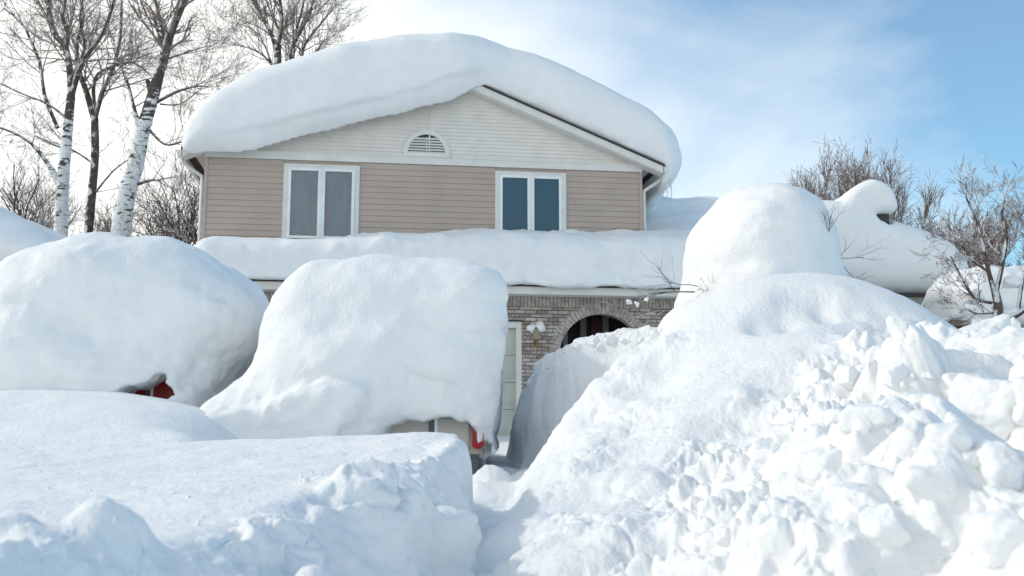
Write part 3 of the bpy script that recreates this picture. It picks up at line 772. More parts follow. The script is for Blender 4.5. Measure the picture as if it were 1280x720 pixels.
# ================================================================== HOUSE
house = empty('house', HO, YAW); tag(house, 'two storey house with tan siding above a brick ground floor, deep snow on both roofs', 'house')
def hp(name, mb, m, parent=None, bevel=0, smooth=False):
    o = mb.build(name, m, parent or house, bevel, smooth); return o
uL, _ = H(254, 250); uR, _ = H(803, 260)
zT_, _z = 0, 0
zfr0 = H(528, 206)[1]                               # bottom of the frieze = top of the tan panels
z_eave = H(528, 201)[1]
zbase = 3.4
DP = 9.0
OV = .32
a1 = H(608, 110, -OV); a2 = H(828, 207, -OV)
slope = (a1[1] - a2[1]) / (a2[0] - a1[0]); uC = (uL + uR) / 2
zA = a1[1] + slope * (a1[0] - uC); eL = H(228, 190, -OV)[0]; eR = a2[0]; hw = max(eR - uC, uC - eL)
print('house', uL, uR, 'slope', slope, 'apex', zA, 'eaves', eL, eR, uC, 'zfr', zfr0)
def roofz(u): return zA - slope * abs(u - uC)
# hidden core wall
hp('wall', MB().box(uL, uR, .02, DP, 0.0, zfr0 + .12), TAN)
def siding(mb, u0, u1, z0, z1, pitch, d=0.0, clip=None):
    z = z0
    while z < z1 - 1e-4:
        zt = min(z + pitch, z1)
        if clip:
            l0, r0 = clip(z); l1, r1 = clip(zt)
        else: l0 = l1 = u0; r0 = r1 = u1
        if r1 - l1 > .02 or r0 - l0 > .05:
            b = d - .022; t = d - .004
            mb.add([(l0, b, z), (r0, b, z), (r1, t, zt), (l1, t, zt), (l0, d + .02, z), (r0, d + .02, z), (r1, d + .02, zt), (l1, d + .02, zt)],
                   [(0, 1, 2, 3), (0, 4, 5, 1), (3, 2, 6, 7), (0, 3, 7, 4), (1, 5, 6, 2)])
        z = zt
# windows
w1 = [H(355, 205, -.05), H(448, 294, -.05)]; w2 = [H(619, 212, -.05), H(708, 284, -.05)]
WZ0 = w2[1][1] - .40; WZ1 = (w1[0][1] + w2[0][1]) / 2
sp = []
edges = [(uL + .07, w1[0][0]), (w1[1][0], w2[0][0]), (w2[1][0], uR - .07)]
for (p, q) in edges:
    sd_ = MB(); siding(sd_, p, q, zbase, zfr0, .128); hp('siding', sd_, TAN)
def window(u0, u1, z0, z1, blue, label):
    e = empty('window', (0, 0, 0)); e.parent = house; e['label'] = label
    t = .10
    fr = MB().box(u0, u0 + t, -.055, .0, z0, z1 - .002).box(u1 - t, u1, -.055, .0, z0, z1 - .002).box(u0 + t, u1 - t, -.053, .0, z1 - .085, z1 - .002)
    hp('casing', fr, WHITE, e, .004)
    i0, i1 = u0 + t, u1 - t; mid = (i0 + i1) / 2; zt = z1 - .088
    s = MB(); fw = .062
    for (a, b) in ((i0, mid - .012), (mid + .012, i1)):
        s.box(a, a + fw, -.075, -.012, z0, zt).box(b - fw, b, -.075, -.012, z0, zt).box(a + fw, b - fw, -.073, -.012, zt - fw, zt).box(a + fw, b - fw, -.073, -.012, z0, z0 + .06)
    s.box(mid - .012, mid + .012, -.088, -.012, z0, zt)
    hp('sash', s, WINWHITE, e, .004)
    for (a, b) in ((i0 + fw, mid - .012 - fw), (mid + .012 + fw, i1 - fw)):
        if blue:
            hp('pane', MB().box(a + .001, b - .001, -.034, -.022, z0 + .061, zt - fw - .001), GLASSB, e)
        else:
            c = MB(); N_ = 40; vs = []
            for k in range(N_ + 1):
                uu = a + (b - a) * k / N_; yy = -.0155 + .005 * math.sin(k * .47 + 3 * a) + .004 * math.sin(k * .83 + a) * math.sin(k * .19)
                vs += [(uu, yy, z0 + .06), (uu, yy, zt - fw)]
            c.add(vs, [(2 * k, 2 * k + 2, 2 * k + 3, 2 * k + 1) for k in range(N_)])
            hp('curtain', c, CURT, e, 0, True)
            hp('pane', MB().box(a + .001, b - .001, -.040, -.036, z0 + .061, zt - fw - .001), GLASSC, e)
    if not blue:
        c = MB(); c.add([(mid + .09, -.026, zt - .3), (mid + .115, -.026, zt - .3), (mid + .19, -.026, z0 + .25), (mid + .09, -.026, z0 + .25)], [(0, 1, 2, 3)])
        hp('curtain_edge', c, PINK, e)
    return e
for i, (w_, lab) in enumerate(((w1, 'thin strip of snow on top of the left upper window frame'), (w2, 'thin strip of snow on top of the right upper window frame'))):
    m = MB(); rs2 = random.Random(i + 4); u0 = w_[0][0] + .12; n_ = 26; L_ = w_[1][0] - w_[0][0] - .3
    pts = [(u0 + L_ * k / n_, -.072, WZ1 - .086 + .004) for k in range(n_ + 1)]
    m.tube(pts, [.004 + .014 * abs(math.sin(k * .9 + i)) * rs2.random() for k in range(n_ + 1)], 6)
    o = m.build('window_snow', SNOW, None, 0, True); o.location = HO; o.rotation_euler = (0, 0, YAW); tag(o, lab, 'snow')
window(w1[0][0], w1[1][0], WZ0, WZ1, False, 'left upper window with pale curtains behind the panes')
window(w2[0][0], w2[1][0], WZ0, WZ1, True, 'right upper window with dark blue panes')
# corner posts, frieze
for u in (uL, uR - .07): hp('corner_post', MB().box(u, u + .07, -.035, .05, zbase, zfr0), TAN, None, .004)
hp('frieze', MB().box(uL, uR, -.04, .02, zfr0 + .001, zfr0 + .17), WHITE, None, .004)
hp('frieze_moulding', MB().box(uL, uR, -.055, -.041, zfr0 + .15, zfr0 + .18), WHITE)
gs = MB()
z0g = zfr0 + .181
SO = .16                                          # soffit sits this far under the roof line
def gclip(z):
    w = max(0, (zA - SO - z) / slope); w = min(w, uR - uC - .01); return uC - w, uC + w
siding(gs, 0, 0, z0g, zA - SO - .02, .082, 0, gclip)
hp('gable_siding', gs, GABLE)
hp('gable_wall', MB().prism_y([(uL, zfr0 + .121), (uR, zfr0 + .121), (uR, min(roofz(uR) - SO, 99)), (uC, zA - SO), (uL, roofz(uL) - SO)], .0205, DP), GABLE)
hp('seam_strip', MB().box(uC - .03, uC + .0, -.034, .0, z0g, zA - SO - .2), GABLE)
# gable vent
vu, vz = H(533, 195); 
v = empty('gable_vent', (0, 0, 0)); v.parent = house
ro, ri = .50, .405
va = MB(); K = 28
arc = [(math.cos(math.pi * k / K), math.sin(math.pi * k / K)) for k in range(K + 1)]
vs = []
for c, s_ in arc: vs += [(vu + ro * c, -.065, vz + ro * s_ * 1.06 + .04), (vu + ri * c, -.065, vz + ri * s_ * 1.06 + .04), (vu + ro * c, .0, vz + ro * s_ * 1.06 + .04), (vu + ri * c, -.0, vz + ri * s_ * 1.06 + .04)]
fs = []
for k in range(K):
    a = 4 * k; b = a + 4; fs += [(a, b, b + 1, a + 1), (a, a + 2, b + 2, b), (a + 1, b + 1, b + 3, a + 3)]
va.add(vs, fs); va.box(vu - ro - .01, vu + ro + .01, -.075, 0, vz - .03, vz + .04)
hp('vent_frame', va, WHITE, v)
vb = MB(); vb.add([(vu, -.028, vz)] + [(vu + ri * c, -.028, vz + ri * s_ * 1.06 + .04) for c, s_ in arc], [tuple([0] + list(range(1, K + 2)))])
hp('vent_backing', vb, DARKEDGE, v)
vl = MB(); z = vz + .045
while z < vz + ri * 1.0:
    w = ri * math.sqrt(max(0, 1 - ((z - vz - .04) / (ri * 1.06)) ** 2)) - .004
    vl.add([(vu - w, -.058, z), (vu + w, -.058, z), (vu + w, -.032, z + .045), (vu - w, -.032, z + .045), (vu - w, -.052, z - .004), (vu + w, -.052, z - .004)], [(0, 1, 2, 3), (0, 4, 5, 1), (4, 5, 2, 3)]); z += .062
vl.box(vu - .008, vu + .008, -.061, -.03, vz + .04, vz + ri)
hp('louvre', vl, WHITE, v)
# roof
rt = MB()
for s in (-1, 1):
    e = uC + s * hw; zb = roofz(e)
    rt.prism_y([(uC, zA), (uC, zA + .05), (e + s * .03, zb + .05 - slope * .03), (e + s * .03, zb - slope * .03)], -OV - .02, DP + .3)
rf = hp('roof', rt, DARKEDGE)
for s in (-1, 1):
    e = uC + s * hw; zb = roofz(e); T = .155
    hp('fascia', MB().prism_y([(uC, zA - .002), (e, zb - .002), (e, zb - T), (uC, zA - T)], -OV, -OV + .025), WHITE)
    hp('drip_edge', MB().prism_y([(uC, zA - .02), (e, zb - .02), (e, zb - .045), (uC, zA - .045)], -OV - .012, -OV), WHITE)
    sf = MB().prism_y([(uC, zA - T - .0), (e, zb - T), (e, zb - T - .012), (uC, zA - T - .012)], -OV + .0252, .0)
    L_ = hw; q = 0
    while q < hw - .1:                             # perforated soffit ribs
        uu = uC + s * (q + .05); zz = roofz(uu) - T - .012
        sf.prism_y([(uu, zz), (uu + s * .028, zz - slope * .028), (uu + s * .028, zz - slope * .028 - .008), (uu, zz - .008)], -OV + .03, -.03); q += .085
    hp('soffit', sf, WHITE)
    hp('eave_soffit', MB().prism_y([(uL - 0 if s < 0 else uR, zfr0 + .16), (e, zfr0 + .16), (e, zfr0 + .13), (uL if s < 0 else uR, zfr0 + .13)], -.0, DP), WHITE)
    hp('gable_return', MB().prism_y([(uL if s < 0 else uR, zfr0 + .129), (e - s * .0, zfr0 + .129), (e, zb - T - .013), ((uL if s < 0 else uR), roofz(uL if s < 0 else uR) - T - .013)], -OV + .03, -.001), WHITE)
    # gutter along the eave and downspout
    gt = MB().prism_y([(e + s * .02, zb - .02), (e + s * .13, zb - .03), (e + s * .12, zb - .10), (e + s * .02, zb - .15)], -OV, DP)
    hp('gutter', gt, WHITE)
    wu = uL if s < 0 else uR
    ds = MB().tube([(e + s * .07, -.02, zb - .12), (e + s * .05, -.02, zb - .22), (wu + s * .05, -.0, zb - .50), (wu + s * .045, -.0, zb - .62), (wu + s * .045, -.0, 3.2)], .036, 4)
    hp('downspout', ds, WHITE)

# ---- main roof snow
def hpoly(pts, d): return smooth_poly([H(a, b, d) for a, b in pts])
hloc = HO
g = Grid((eL - .55, -1.25, zfr0 - .5), (eR + .75, DP + 1.3, zA + 1.7), .06)
outl = hpoly([(226, 187), (223, 170), (229, 146), (245, 124), (275, 102), (325, 77), (385, 59), (440, 45), (490, 37), (540, 34), (595, 36), (645, 44), (690, 57), (735, 79), (787, 105), (826, 127), (852, 153), (862, 181), (858, 206), (845, 222), (832, 220), (824, 205), (760, 177), (690, 146), (626, 118), (600, 112), (560, 127), (520, 138), (480, 149), (430, 160), (385, 170), (350, 180), (318, 191), (285, 194), (250, 191)], -OV - .3)
X2, Z2 = np.meshgrid(g.x, g.z, indexing='ij'); d2 = poly_sdf(outl, X2, Z2)[:, None, :] - (.05 * sstep(uC, uR, g.X) + .22 * sstep(0, 3.5, g.Y) * sstep(uR - .5, uR + .5, g.X))
pr = -OV - .08 - .42 * sstep(H(640, 100, -.5)[0], H(560, 100, -.5)[0], g.X)
le = np.interp(g.X, [H(a, 150, -.6)[0] for a in (228, 290, 350, 430, 520, 600)], [H(a, b, -.6)[1] for a, b in ((228, 188), (290, 193), (350, 181), (430, 161), (520, 139), (600, 112))])
pr = pr + .075 * sstep(.50, .42, g.Z - le + .05 * fbm(g.X, g.X * 0, g.X * 0, .8, 2)) * sstep(H(250, 100, -.5)[0], H(330, 100, -.5)[0], g.X) * sstep(H(625, 100, -.5)[0], H(590, 100, -.5)[0], g.X)
b_ = np.maximum(np.maximum(pr + .75 - g.Y, 0) * .62 / .75, np.maximum(g.Y - (DP + .3), 0))
a_ = np.maximum(d2 + .62, 0)
f = (np.sqrt(a_ * a_ + b_ * b_) - .62).astype(np.float32)
f = g.noise(f, 2.6, .07, 2, .5); f = strata(g, f, .018, .16); f = g.noise(f, .7, .03, 3, .3)
Zr = zA + .055 - slope * np.abs(g.X - uC)            # keep it on top of the roof
inroof = (np.abs(g.X - uC) < hw + .03) & (g.Y > -OV - .02)
f = np.where(inroof, np.maximum(f, (Zr - g.Z)), f)
f = np.where((g.Y > -OV - .03) & (g.Z < Zr) & (g.X > uL - .1) & (g.X < uR + .1), np.maximum(f, .03), f)
rs_ = g.mesh(f, 'roof_snow', SNOW); rs_.location = HO; rs_.rotation_euler = (0, 0, YAW)
tag(rs_, 'massive pillow of snow hanging over the gable of the main roof', 'roof snow')

# ---- icicles
for i, (a, b0, b1, r_) in enumerate([(833, 206, 252, .032), (838, 205, 256, .027)]):
    m = MB(); u0, z0 = H(a, b0, -.1); u1, z1 = H(a + 1, b1, -.1)
    m.tube([(0, 0, 0), (.0, 0, -(z0 - z1) * .3), (0.005, 0, -(z0 - z1) * .7), (.008, 0, -(z0 - z1))], [r_, r_ * .8, r_ * .5, .003], 8)
    o = m.build('icicle', ICE, None, 0, True)
    o.location = Vector(HO) + Vector((u0 * CA + .1 * SA, u0 * SA - .1 * CA, z0)); 
    tag(o, 'left one of two thin icicles hanging from the right gutter' if i == 0 else 'right one of two thin icicles hanging from the right gutter', 'icicle', 'icicles at the right gutter')

# ---- ground floor
BD = -1.5                                            # brick plane
ED = -1.95                                           # eave fascia plane
bL = H(235, 400, BD)[0]; bR = H(905, 400, BD)[0]
zs = H(640, 370, BD)[1]                              # underside of the soffit / top of brick
zf1 = H(640, 357, ED)[1]                             # top of fascia
gu0 = H(322, 400, BD)[0]; gu1 = H(652, 400, BD)[0]; gz1 = H(652, 402, BD)[1]
au, az_top = H(752, 392, BD); AR = .88; acz = az_top - AR
# brick wall with the garage opening and the arch as real openings
def brick_front():
    mb = MB(); y0, y1 = BD, BD + .22; zt = zs - .215
    mb.box(bL, gu0, y0, y1, 0, zt); mb.box(gu0, gu1, y0, y1, gz1, zt); mb.box(gu1, au - AR, y0, y1, 0, zt); mb.box(au + AR, bR, y0, y1, 0, zt)
    K = 32
    arc = [(au + AR * math.cos(math.pi * k / K), acz + AR * math.sin(math.pi * k / K)) for k in range(K + 1)]
    for k in range(K):
        (x0, q0), (x1, q1) = arc[k], arc[k + 1]
        mb.add([(x0, y0, q0), (x1, y0, q1), (x1, y0, zt), (x0, y0, zt), (x0, y1, q0), (x1, y1, q1), (x1, y1, zt), (x0, y1, zt)], [(0, 1, 2, 3), (4, 7, 6, 5), (0, 4, 5, 1), (2, 3, 7, 6)])
    return mb
hp('brick_wall', brick_front(), BRICK)
# soldier course: upright bricks
sc_ = MB(); u = bL; rb = random.Random(2)
hp('mortar_band', MB().box(bL, bR, BD + .006, BD + .2, zs - .2149, zs), MORTAR)
while u < bR - .08:
    sc_.box(u, u + .064, BD - .004 - rb.uniform(0, .004), BD + .02, zs - .205, zs - .004); u += .0755
hp('soldier_course', sc_, BRICKS, None, 0)
vr = MB(); K = 38
for k in range(K):
    t0 = math.pi * (k + .08) / K; t1 = math.pi * (k + .92) / K; r0, r1 = AR - .006, AR + .205
    c = [(r0, t0), (r0, t1), (r1, t1), (r1, t0)]; yf = BD - .010 - rb.uniform(0, .006)
    fr = [(au + r * math.cos(t), yf, acz + r * math.sin(t)) for r, t in c]; bk = [(p[0], BD + .215, p[2]) for p in fr]
    vr.add(fr + bk, [(0, 1, 2, 3), (4, 7, 6, 5), (0, 4, 5, 1), (1, 5, 6, 2), (2, 6, 7, 3), (3, 7, 4, 0)])
hp('arch_bricks', vr, BRICKS)
# porch behind the arch
pb = BD + 1.3
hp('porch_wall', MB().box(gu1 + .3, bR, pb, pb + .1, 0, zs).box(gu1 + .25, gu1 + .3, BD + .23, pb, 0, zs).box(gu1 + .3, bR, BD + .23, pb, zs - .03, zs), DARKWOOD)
pw = MB()
for (a, b_) in ((729, 8), (757, 10)):
    uu = H(a, 420, pb - .1)[0]; pw.box(uu - .065, uu + .065, pb - .12, pb - .001, 0, zs - .2)
hp('door_frame', pw, POST)
uu0 = H(734, 420, pb)[0]; uu1 = H(753, 420, pb)[0]
hp('front_door', MB().box(uu0 + .08, uu1 - .02, pb - .06, pb - .002, 0, zs - .25), paint('door_oxblood', (.05, .012, .012), .5))
hp('porch_post', MB().box(H(706, 420, BD + .6)[0] - .05, H(706, 420, BD + .6)[0] + .05, BD + .55, BD + .65, 0, zs - .04), POST)
# garage door
gd = empty('garage_door', (0, 0, 0)); gd.parent = house
hp('door_frame', MB().box(gu1 - .11, gu1 - .001, BD - .012, BD + .14, 0, gz1 - .001).box(gu0 + .001, gu0 + .11, BD - .012, BD + .14, 0, gz1 - .001).box(gu0 + .11, gu1 - .11, BD - .012, BD + .14, gz1 - .13, gz1 - .001), WHITE, gd, .008)
hp('drip_cap', MB().box(gu0 - .03, gu1 + .03, BD - .05, BD - .001, gz1 + .002, gz1 + .028), DARKEDGE, gd)
pn = MB(); z = .0
rows = 4; zh = (gz1 - .13) / rows
for r_ in range(rows):
    pn.box(gu0 + .11, gu1 - .11, BD + .11, BD + .15, r_ * zh + .004, (r_ + 1) * zh - .004)
    k = gu0 + .17
    for c_ in range(8):
        ww = (gu1 - gu0 - .22) / 8; x0 = gu0 + .11 + c_ * ww + .06; pn.box(x0, x0 + ww - .12, BD + .10, BD + .1095, r_ * zh + .09, (r_ + 1) * zh - .09)
hp('door_panel', pn, DOORW, gd, .003)
# wall lamp
lu, lz = H(669, 418, BD)
lm = empty('wall_lamp', (lu, BD - .14, lz)); lm.parent = house
m = MB(); m.tube([(0, 0, .10), (0, 0, .08), (0, 0, -.10), (0, 0, -.13)], [.03, .085, .055, .02], 6); hp('lamp_glass', m, LAMPGL, lm)
m = MB(); m.tube([(0, 0, .16), (0, 0, .13), (0, 0, .085)], [.01, .05, .1], 6); m.tube([(0, 0, -.12), (0, 0, -.16), (0, 0, -.2), (0, 0, -.36)], [.05, .025, .012, .008], 8); m.tube([(0, 0, -.17), (0, .08, -.22), (0, .139, -.15)], .01, 6); m.box(-.035, .035, .125, .139, -.26, -.04)
m.tube([(-.09, 0, -.08), (-.1, 0, -.1), (0, 0, -.14)], .01, 5); m.tube([(.09, 0, -.08), (.1, 0, -.1), (0, 0, -.14)], .01, 5)
m.tube([(0, 0, .1), (0, 0, -.13)], .008, 5)
hp('lamp_bracket', m, BRASS, lm)
for i, (du, dz, r_) in enumerate([(-.10, .11, .115), (.09, .15, .13)]):
    o = bpy.data.objects.new('snow_tuft', blocks[i + 3]); COL.objects.link(o); uu = lu + du; vv = BD - .14
    o.location = Vector(HO) + Vector((uu * CA - vv * SA, uu * SA + vv * CA, lz + dz)); o.scale = (r_ * (1.1, .75)[i], r_, r_ * (.9, 1.25)[i])
    tag(o, ['rounded left clump of snow on top of the wall lamp', 'taller right clump of snow on top of the wall lamp'][i], 'snow tuft')
# lower roof: soffit, frieze, fascia
hp('lower_fascia', MB().box(bL - .3, bR + .3, ED, ED + .03, zf1 - .16, zf1), WHITE, None, .004)
hp('lower_frieze', MB().box(bL - .3, bR + .3, BD - .03, BD - .001, zs - .002, zs + .12), WHITE, None, .004)
lt = MB().box(bL - .3, bR + .3, ED + .031, BD - .031, zf1 - .15, zf1 - .12); u = bL
while u < bR:
    lt.box(u, u + .018, ED - .012, ED, zf1 - .052, zf1 - .035); u += .20
hp('lower_soffit', lt, WHITE)
dk = MB().box(bL - .32, bR + .32, ED - .02, ED - .0005, zf1 - .012, zf1 + .02); hp('lower_drip_edge', dk, DARKEDGE)
hp('lower_roof', MB().prism_x([(ED + .001, zf1 + .021), (.0, zf1 + .021 + .33 * 1.9), (.0, zf1 - .1), (ED + .04, zf1 - .1)], bL - .3, bR + .3), DARKEDGE)
wing_u1 = H(955, 300, 2)[0]
hp('wing_roof', MB().prism_x([(ED + .001, zf1 + .021), (3.2, zf1 + .021 + .33 * 5.1), (8, zf1 + .021), (8, zf1 - .1), (ED + .04, zf1 - .1)], bR + .31, wing_u1), DARKEDGE)
hp('wing_wall', MB().box(bR + .001, wing_u1 - .3, BD, 7.5, 0, zf1 - .16), BRICK)
hp('side_wall', MB().box(bL, bR, BD + .23, -.01, 0, .02).box(bL, bL + .2, BD + .23, 0, 0, zf1 - .16), BRICK)

# lower roof snow (garage and the wing beyond the upper storey)
g = Grid((bL - .7, -2.35, zf1 - .35), (wing_u1 + .6, 3.9, zf1 + 3.6), .055)
prof = smooth_poly([(ED - .05, zf1 - .02), (ED - .17, zf1 + .3), (ED - .14, zf1 + .68), (ED + .15, zf1 + .93), (-1.2, zf1 + 1.07), (-.4, zf1 + 1.22), (.6, zf1 + 1.5), (.8, zf1 + .9), (.3, zf1 + .6)])
uu = g.X
drop = np.interp(uu, [bL - .3, H(350, 300, -1)[0], H(480, 300, -1)[0], H(640, 300, -1)[0], H(800, 300, -1)[0], bR + 2], [.20, .15, .0, -.15, -.19, -.20]).astype(np.float32)
gg = Grid.__new__(Grid); 
Y3, Z3 = g.Y, g.Z - 0
# z-warp: shrink thickness above the roof edge
zrel = g.Z - zf1; zw = zf1 + zrel * (1.0 / (1 - drop * .8))
def sdf_yz_warp(poly, Zw):
    # evaluate the profile's distance through a table
    ys = g.y; zz = np.arange(poly[:, 1].min() - 1, poly[:, 1].max() + 2.5, .03)
    Y2, Z2 = np.meshgrid(ys, zz, indexing='ij'); T = poly_sdf(poly, Y2, Z2)
    zi = np.clip((Zw - zz[0]) / .03, 0, len(zz) - 2); k = zi.astype(int); fr = zi - k
    j = np.broadcast_to(np.arange(len(ys))[None, :, None], Zw.shape)
    return T[j, k] * (1 - fr) + T[j, k + 1] * fr
d2 = sdf_yz_warp(prof, zw)
Rr_ = .30
def ends(d2, x0, x1, Rr, Rx):
    b = np.maximum(np.maximum(x0 + Rx - g.X, g.X - (x1 - Rx)), 0) * Rr / Rx; a = np.maximum(d2 + Rr, 0)
    return np.sqrt(a * a + b * b) - Rr
fA = ends(d2, H(238, 310, -2)[0], wing_u1, Rr_, .35)
prof2 = smooth_poly([(ED - .05, zf1 + .0), (ED - .1, zf1 + .6), (ED + .2, zf1 + .95), (0, zf1 + 1.50), (1.6, zf1 + 2.30), (2.7, zf1 + 2.95), (3.4, zf1 + 3.12), (3.55, zf1 + 2.2), (0, zf1 + .6)])
fB = ends(sdf_yz_warp(prof2, g.Z), uR + .05, wing_u1, .3, .02)
f = np.minimum(fA, np.where(g.X > uR + .04, fB, 9)).astype(np.float32)
f = g.noise(f, 1.6, .07, 2, .3); f = g.noise(f, .5, .035, 3, .3); f = g.noise(f, .16, .012, 2, .2)
f = strata(g, f, .03, .14)
roofl = zf1 + .024 + .33 * (g.Y - ED)
f = np.maximum(f, np.where((g.Y > ED - .02), roofl - g.Z, -9))
f = np.where((g.Y > -.06) & (g.X > uL - .1) & (g.X < uR + .05), np.maximum(f, .03), f)
o = g.mesh(f, 'roof_snow', SNOW); o.location = HO; o.rotation_euler = (0, 0, YAW)
tag(o, 'long thick slab of snow on the low roof over the garage and arch', 'roof snow')

# ================================================================== NEIGHBOURS
# right neighbour
def W3(pts, Y): return smooth_poly([(P(a, b, Y)[0], P(a, b, Y)[2]) for a, b in pts])
nb = empty('neighbour_house', P(1090, 470, 25)); tag(nb, 'low brown neighbouring house at right under a rounded snow roof with a small chimney', 'house')
nbl = np.array(nb.location)
def wbox(mb, a0, a1, b0, b1, Y0, Y1):
    p = P(a0, b1, Y0) - nbl; q = P(a1, b0, Y0) - nbl; mb.box(p[0], q[0], 0 + Y0 - nbl[1], Y1 - nbl[1], p[2], q[2])
m = MB(); wbox(m, 985, 1176, 385, 480, 24.6, 33); m.build('wall', BROWN, nb)
m = MB(); wbox(m, 975, 1184, 371, 384, 24.2, 33); m.build('fascia', paint('neighbour_fascia', (.30, .29, .27), .6), nb, .01)
m = MB(); wbox(m, 978, 1182, 366, 370.5, 24.15, 33); m.build('roof_edge', DARKEDGE, nb)
ch = empty('chimney', (0, 0, 0)); ch.parent = nb
m = MB(); p = P(1090, 300, 24.5) - nbl; q = P(1109, 264, 24.5) - nbl; m.box(p[0], q[0], -.62, .1, p[2] - 1, q[2]); m.build('chimney_stack', CHIM, ch, .01)
m = MB(); p2 = P(1088, 262.5, 24.7) - nbl; q2 = P(1111, 255, 24.7) - nbl; m.box(p2[0], q2[0], -.60, .15, q[2] + .002, q2[2]); m.build('chimney_cap', CHIM, ch, .02)
g = Grid((P(940, 0, 25)[0], 23.0, P(0, 395, 25)[2]), (P(1225, 0, 25)[0], 34, P(0, 205, 26)[2]), .08)
outl = W3([(960, 372), (955, 300), (975, 262), (1015, 250), (1052, 252), (1085, 262), (1118, 275), (1155, 288), (1186, 304), (1204, 325), (1208, 345), (1200, 362), (1182, 373), (1100, 373)], 24.7)
f = g.extr(outl, 24.0, 33, .8, .8)
c = W3([(1040, 275), (1050, 256), (1060, 240), (1072, 229), (1086, 224), (1100, 228), (1111, 238), (1118, 252), (1117, 264), (1108, 269), (1092, 270), (1086, 290), (1060, 300)], 24.5)
f = smin(f, g.extr(c, 24.15, 26.5, .22, .3), .06)
notch = np.array([(P(a, b, 24.4)[0], P(a, b, 24.4)[2]) for a, b in [(1093, 267), (1121, 267), (1121, 275), (1110, 282), (1097, 276)]])
f = smax(f, -g.extr(notch, 23.2, 25.6, .03, .05), .05)
f = g.noise(f, 1.5, .06, 2, .4); f = strata(g, f, .03, .2)
o = g.mesh(f, 'roof_snow', SNOW); tag(o, 'rounded snow covering the right neighbour roof and heaped round its chimney', 'roof snow')

# shed with snow, far right
sdh = empty('shed', P(1235, 440, 21)); tag(sdh, 'low brown shed at the right edge behind the crooked snowy tree', 'shed'); sdl = np.array(sdh.location)
def sb(mb, a0, a1, b0, b1, Y0, Y1):
    p = P(a0, b1, Y0) - sdl; q = P(a1, b0, Y0) - sdl; mb.box(p[0], q[0], Y0 - sdl[1], Y1 - sdl[1], p[2], q[2])
m = MB(); sb(m, 1194, 1345, 408, 470, 21, 22.4); m.build('wall', BROWN, sdh)
m = MB(); sb(m, 1190, 1350, 397, 407, 20.8, 22.4); m.build('fascia', paint('shed_fascia', (.22, .18, .15), .7), sdh, .01)
g = Grid((P(1165, 0, 20.6)[0], 19.8, P(0, 412, 20.6)[2]), (P(1390, 0, 20.6)[0], 25, P(0, 300, 21)[2]), .06)
f = g.extr(W3([(1190, 402), (1186, 385), (1190, 360), (1202, 342), (1222, 332), (1262, 330), (1320, 335), (1350, 370), (1340, 400)], 20.6), 20.2, 22.9, .5, .6, 1.3)
f = g.noise(f, .8, .13, 3, .5)
o = g.mesh(f, 'roof_snow', SNOW); tag(o, 'bulging snow on the shed roof behind the crooked tree at right', 'roof snow')

# left neighbour
ln = empty('neighbour_house', P(-60, 470, 17)); tag(ln, 'brown neighbouring house at the left edge, mostly behind the left snow mound', 'house'); lnl = np.array(ln.location)
m = MB(); p = P(-300, 480, 17.4) - lnl; q = P(14, 346, 17.4) - lnl; m.box(p[0], q[0], .4, 8, p[2], q[2]); m.build('wall', BROWN, ln)
m = MB(); p = P(-300, 346, 17.1) - lnl; q = P(22, 338, 17.1) - lnl; m.box(p[0], q[0], .1, 8, p[2], q[2]); m.build('fascia', DARKEDGE, ln)
g = Grid((P(-330, 0, 17)[0], 15.9, P(0, 375, 17)[2]), (P(120, 0, 17)[0], 26, P(0, 170, 17)[2]), .08)
f = g.extr(W3([(-310, 340), (-310, 240), (-200, 200), (-80, 225), (0, 264), (22, 274), (45, 287), (68, 301), (80, 318), (76, 336), (40, 346), (0, 344), (-150, 342)], 16.8), 16.4, 25, .8, .8)
f = g.noise(f, 1.5, .06, 2, .4)
o = g.mesh(f, 'roof_snow', snow_mat('snow_left', (.86, .875, .88))); tag(o, 'smooth snow on the sloping left neighbour roof at the left edge', 'roof snow')

# ================================================================== TREES
def limb(mb, pts, r0, r1, Y, n=7, base=None, jit=.0):
    out_ = []
    for i, t in enumerate(pts):
        a, b = t[:2]; yy = Y + (t[2] if len(t) > 2 else 0); out_.append(Vector(P(a, b, yy)) - base)
    # resample with a slight wander
    P2 = smooth_open(out_, 3); k = len(P2)
    rads = [r0 + (r1 - r0) * i / (k - 1) for i in range(k)]
    mb.tube(P2, rads, n, cap=False); return P2, rads
def smooth_open(p, sub):
    o = []; n = len(p)
    for i in range(n - 1):
        a = p[max(i - 1, 0)]; b = p[i]; c = p[i + 1]; d = p[min(i + 2, n - 1)]
        for k in range(sub):
            t = k / sub; o.append(.5 * ((2 * b) + (-a + c) * t + (2 * a - 5 * b + 4 * c - d) * t * t + (-a + 3 * b - 3 * c + d) * t ** 3))
    o.append(p[-1]); return o

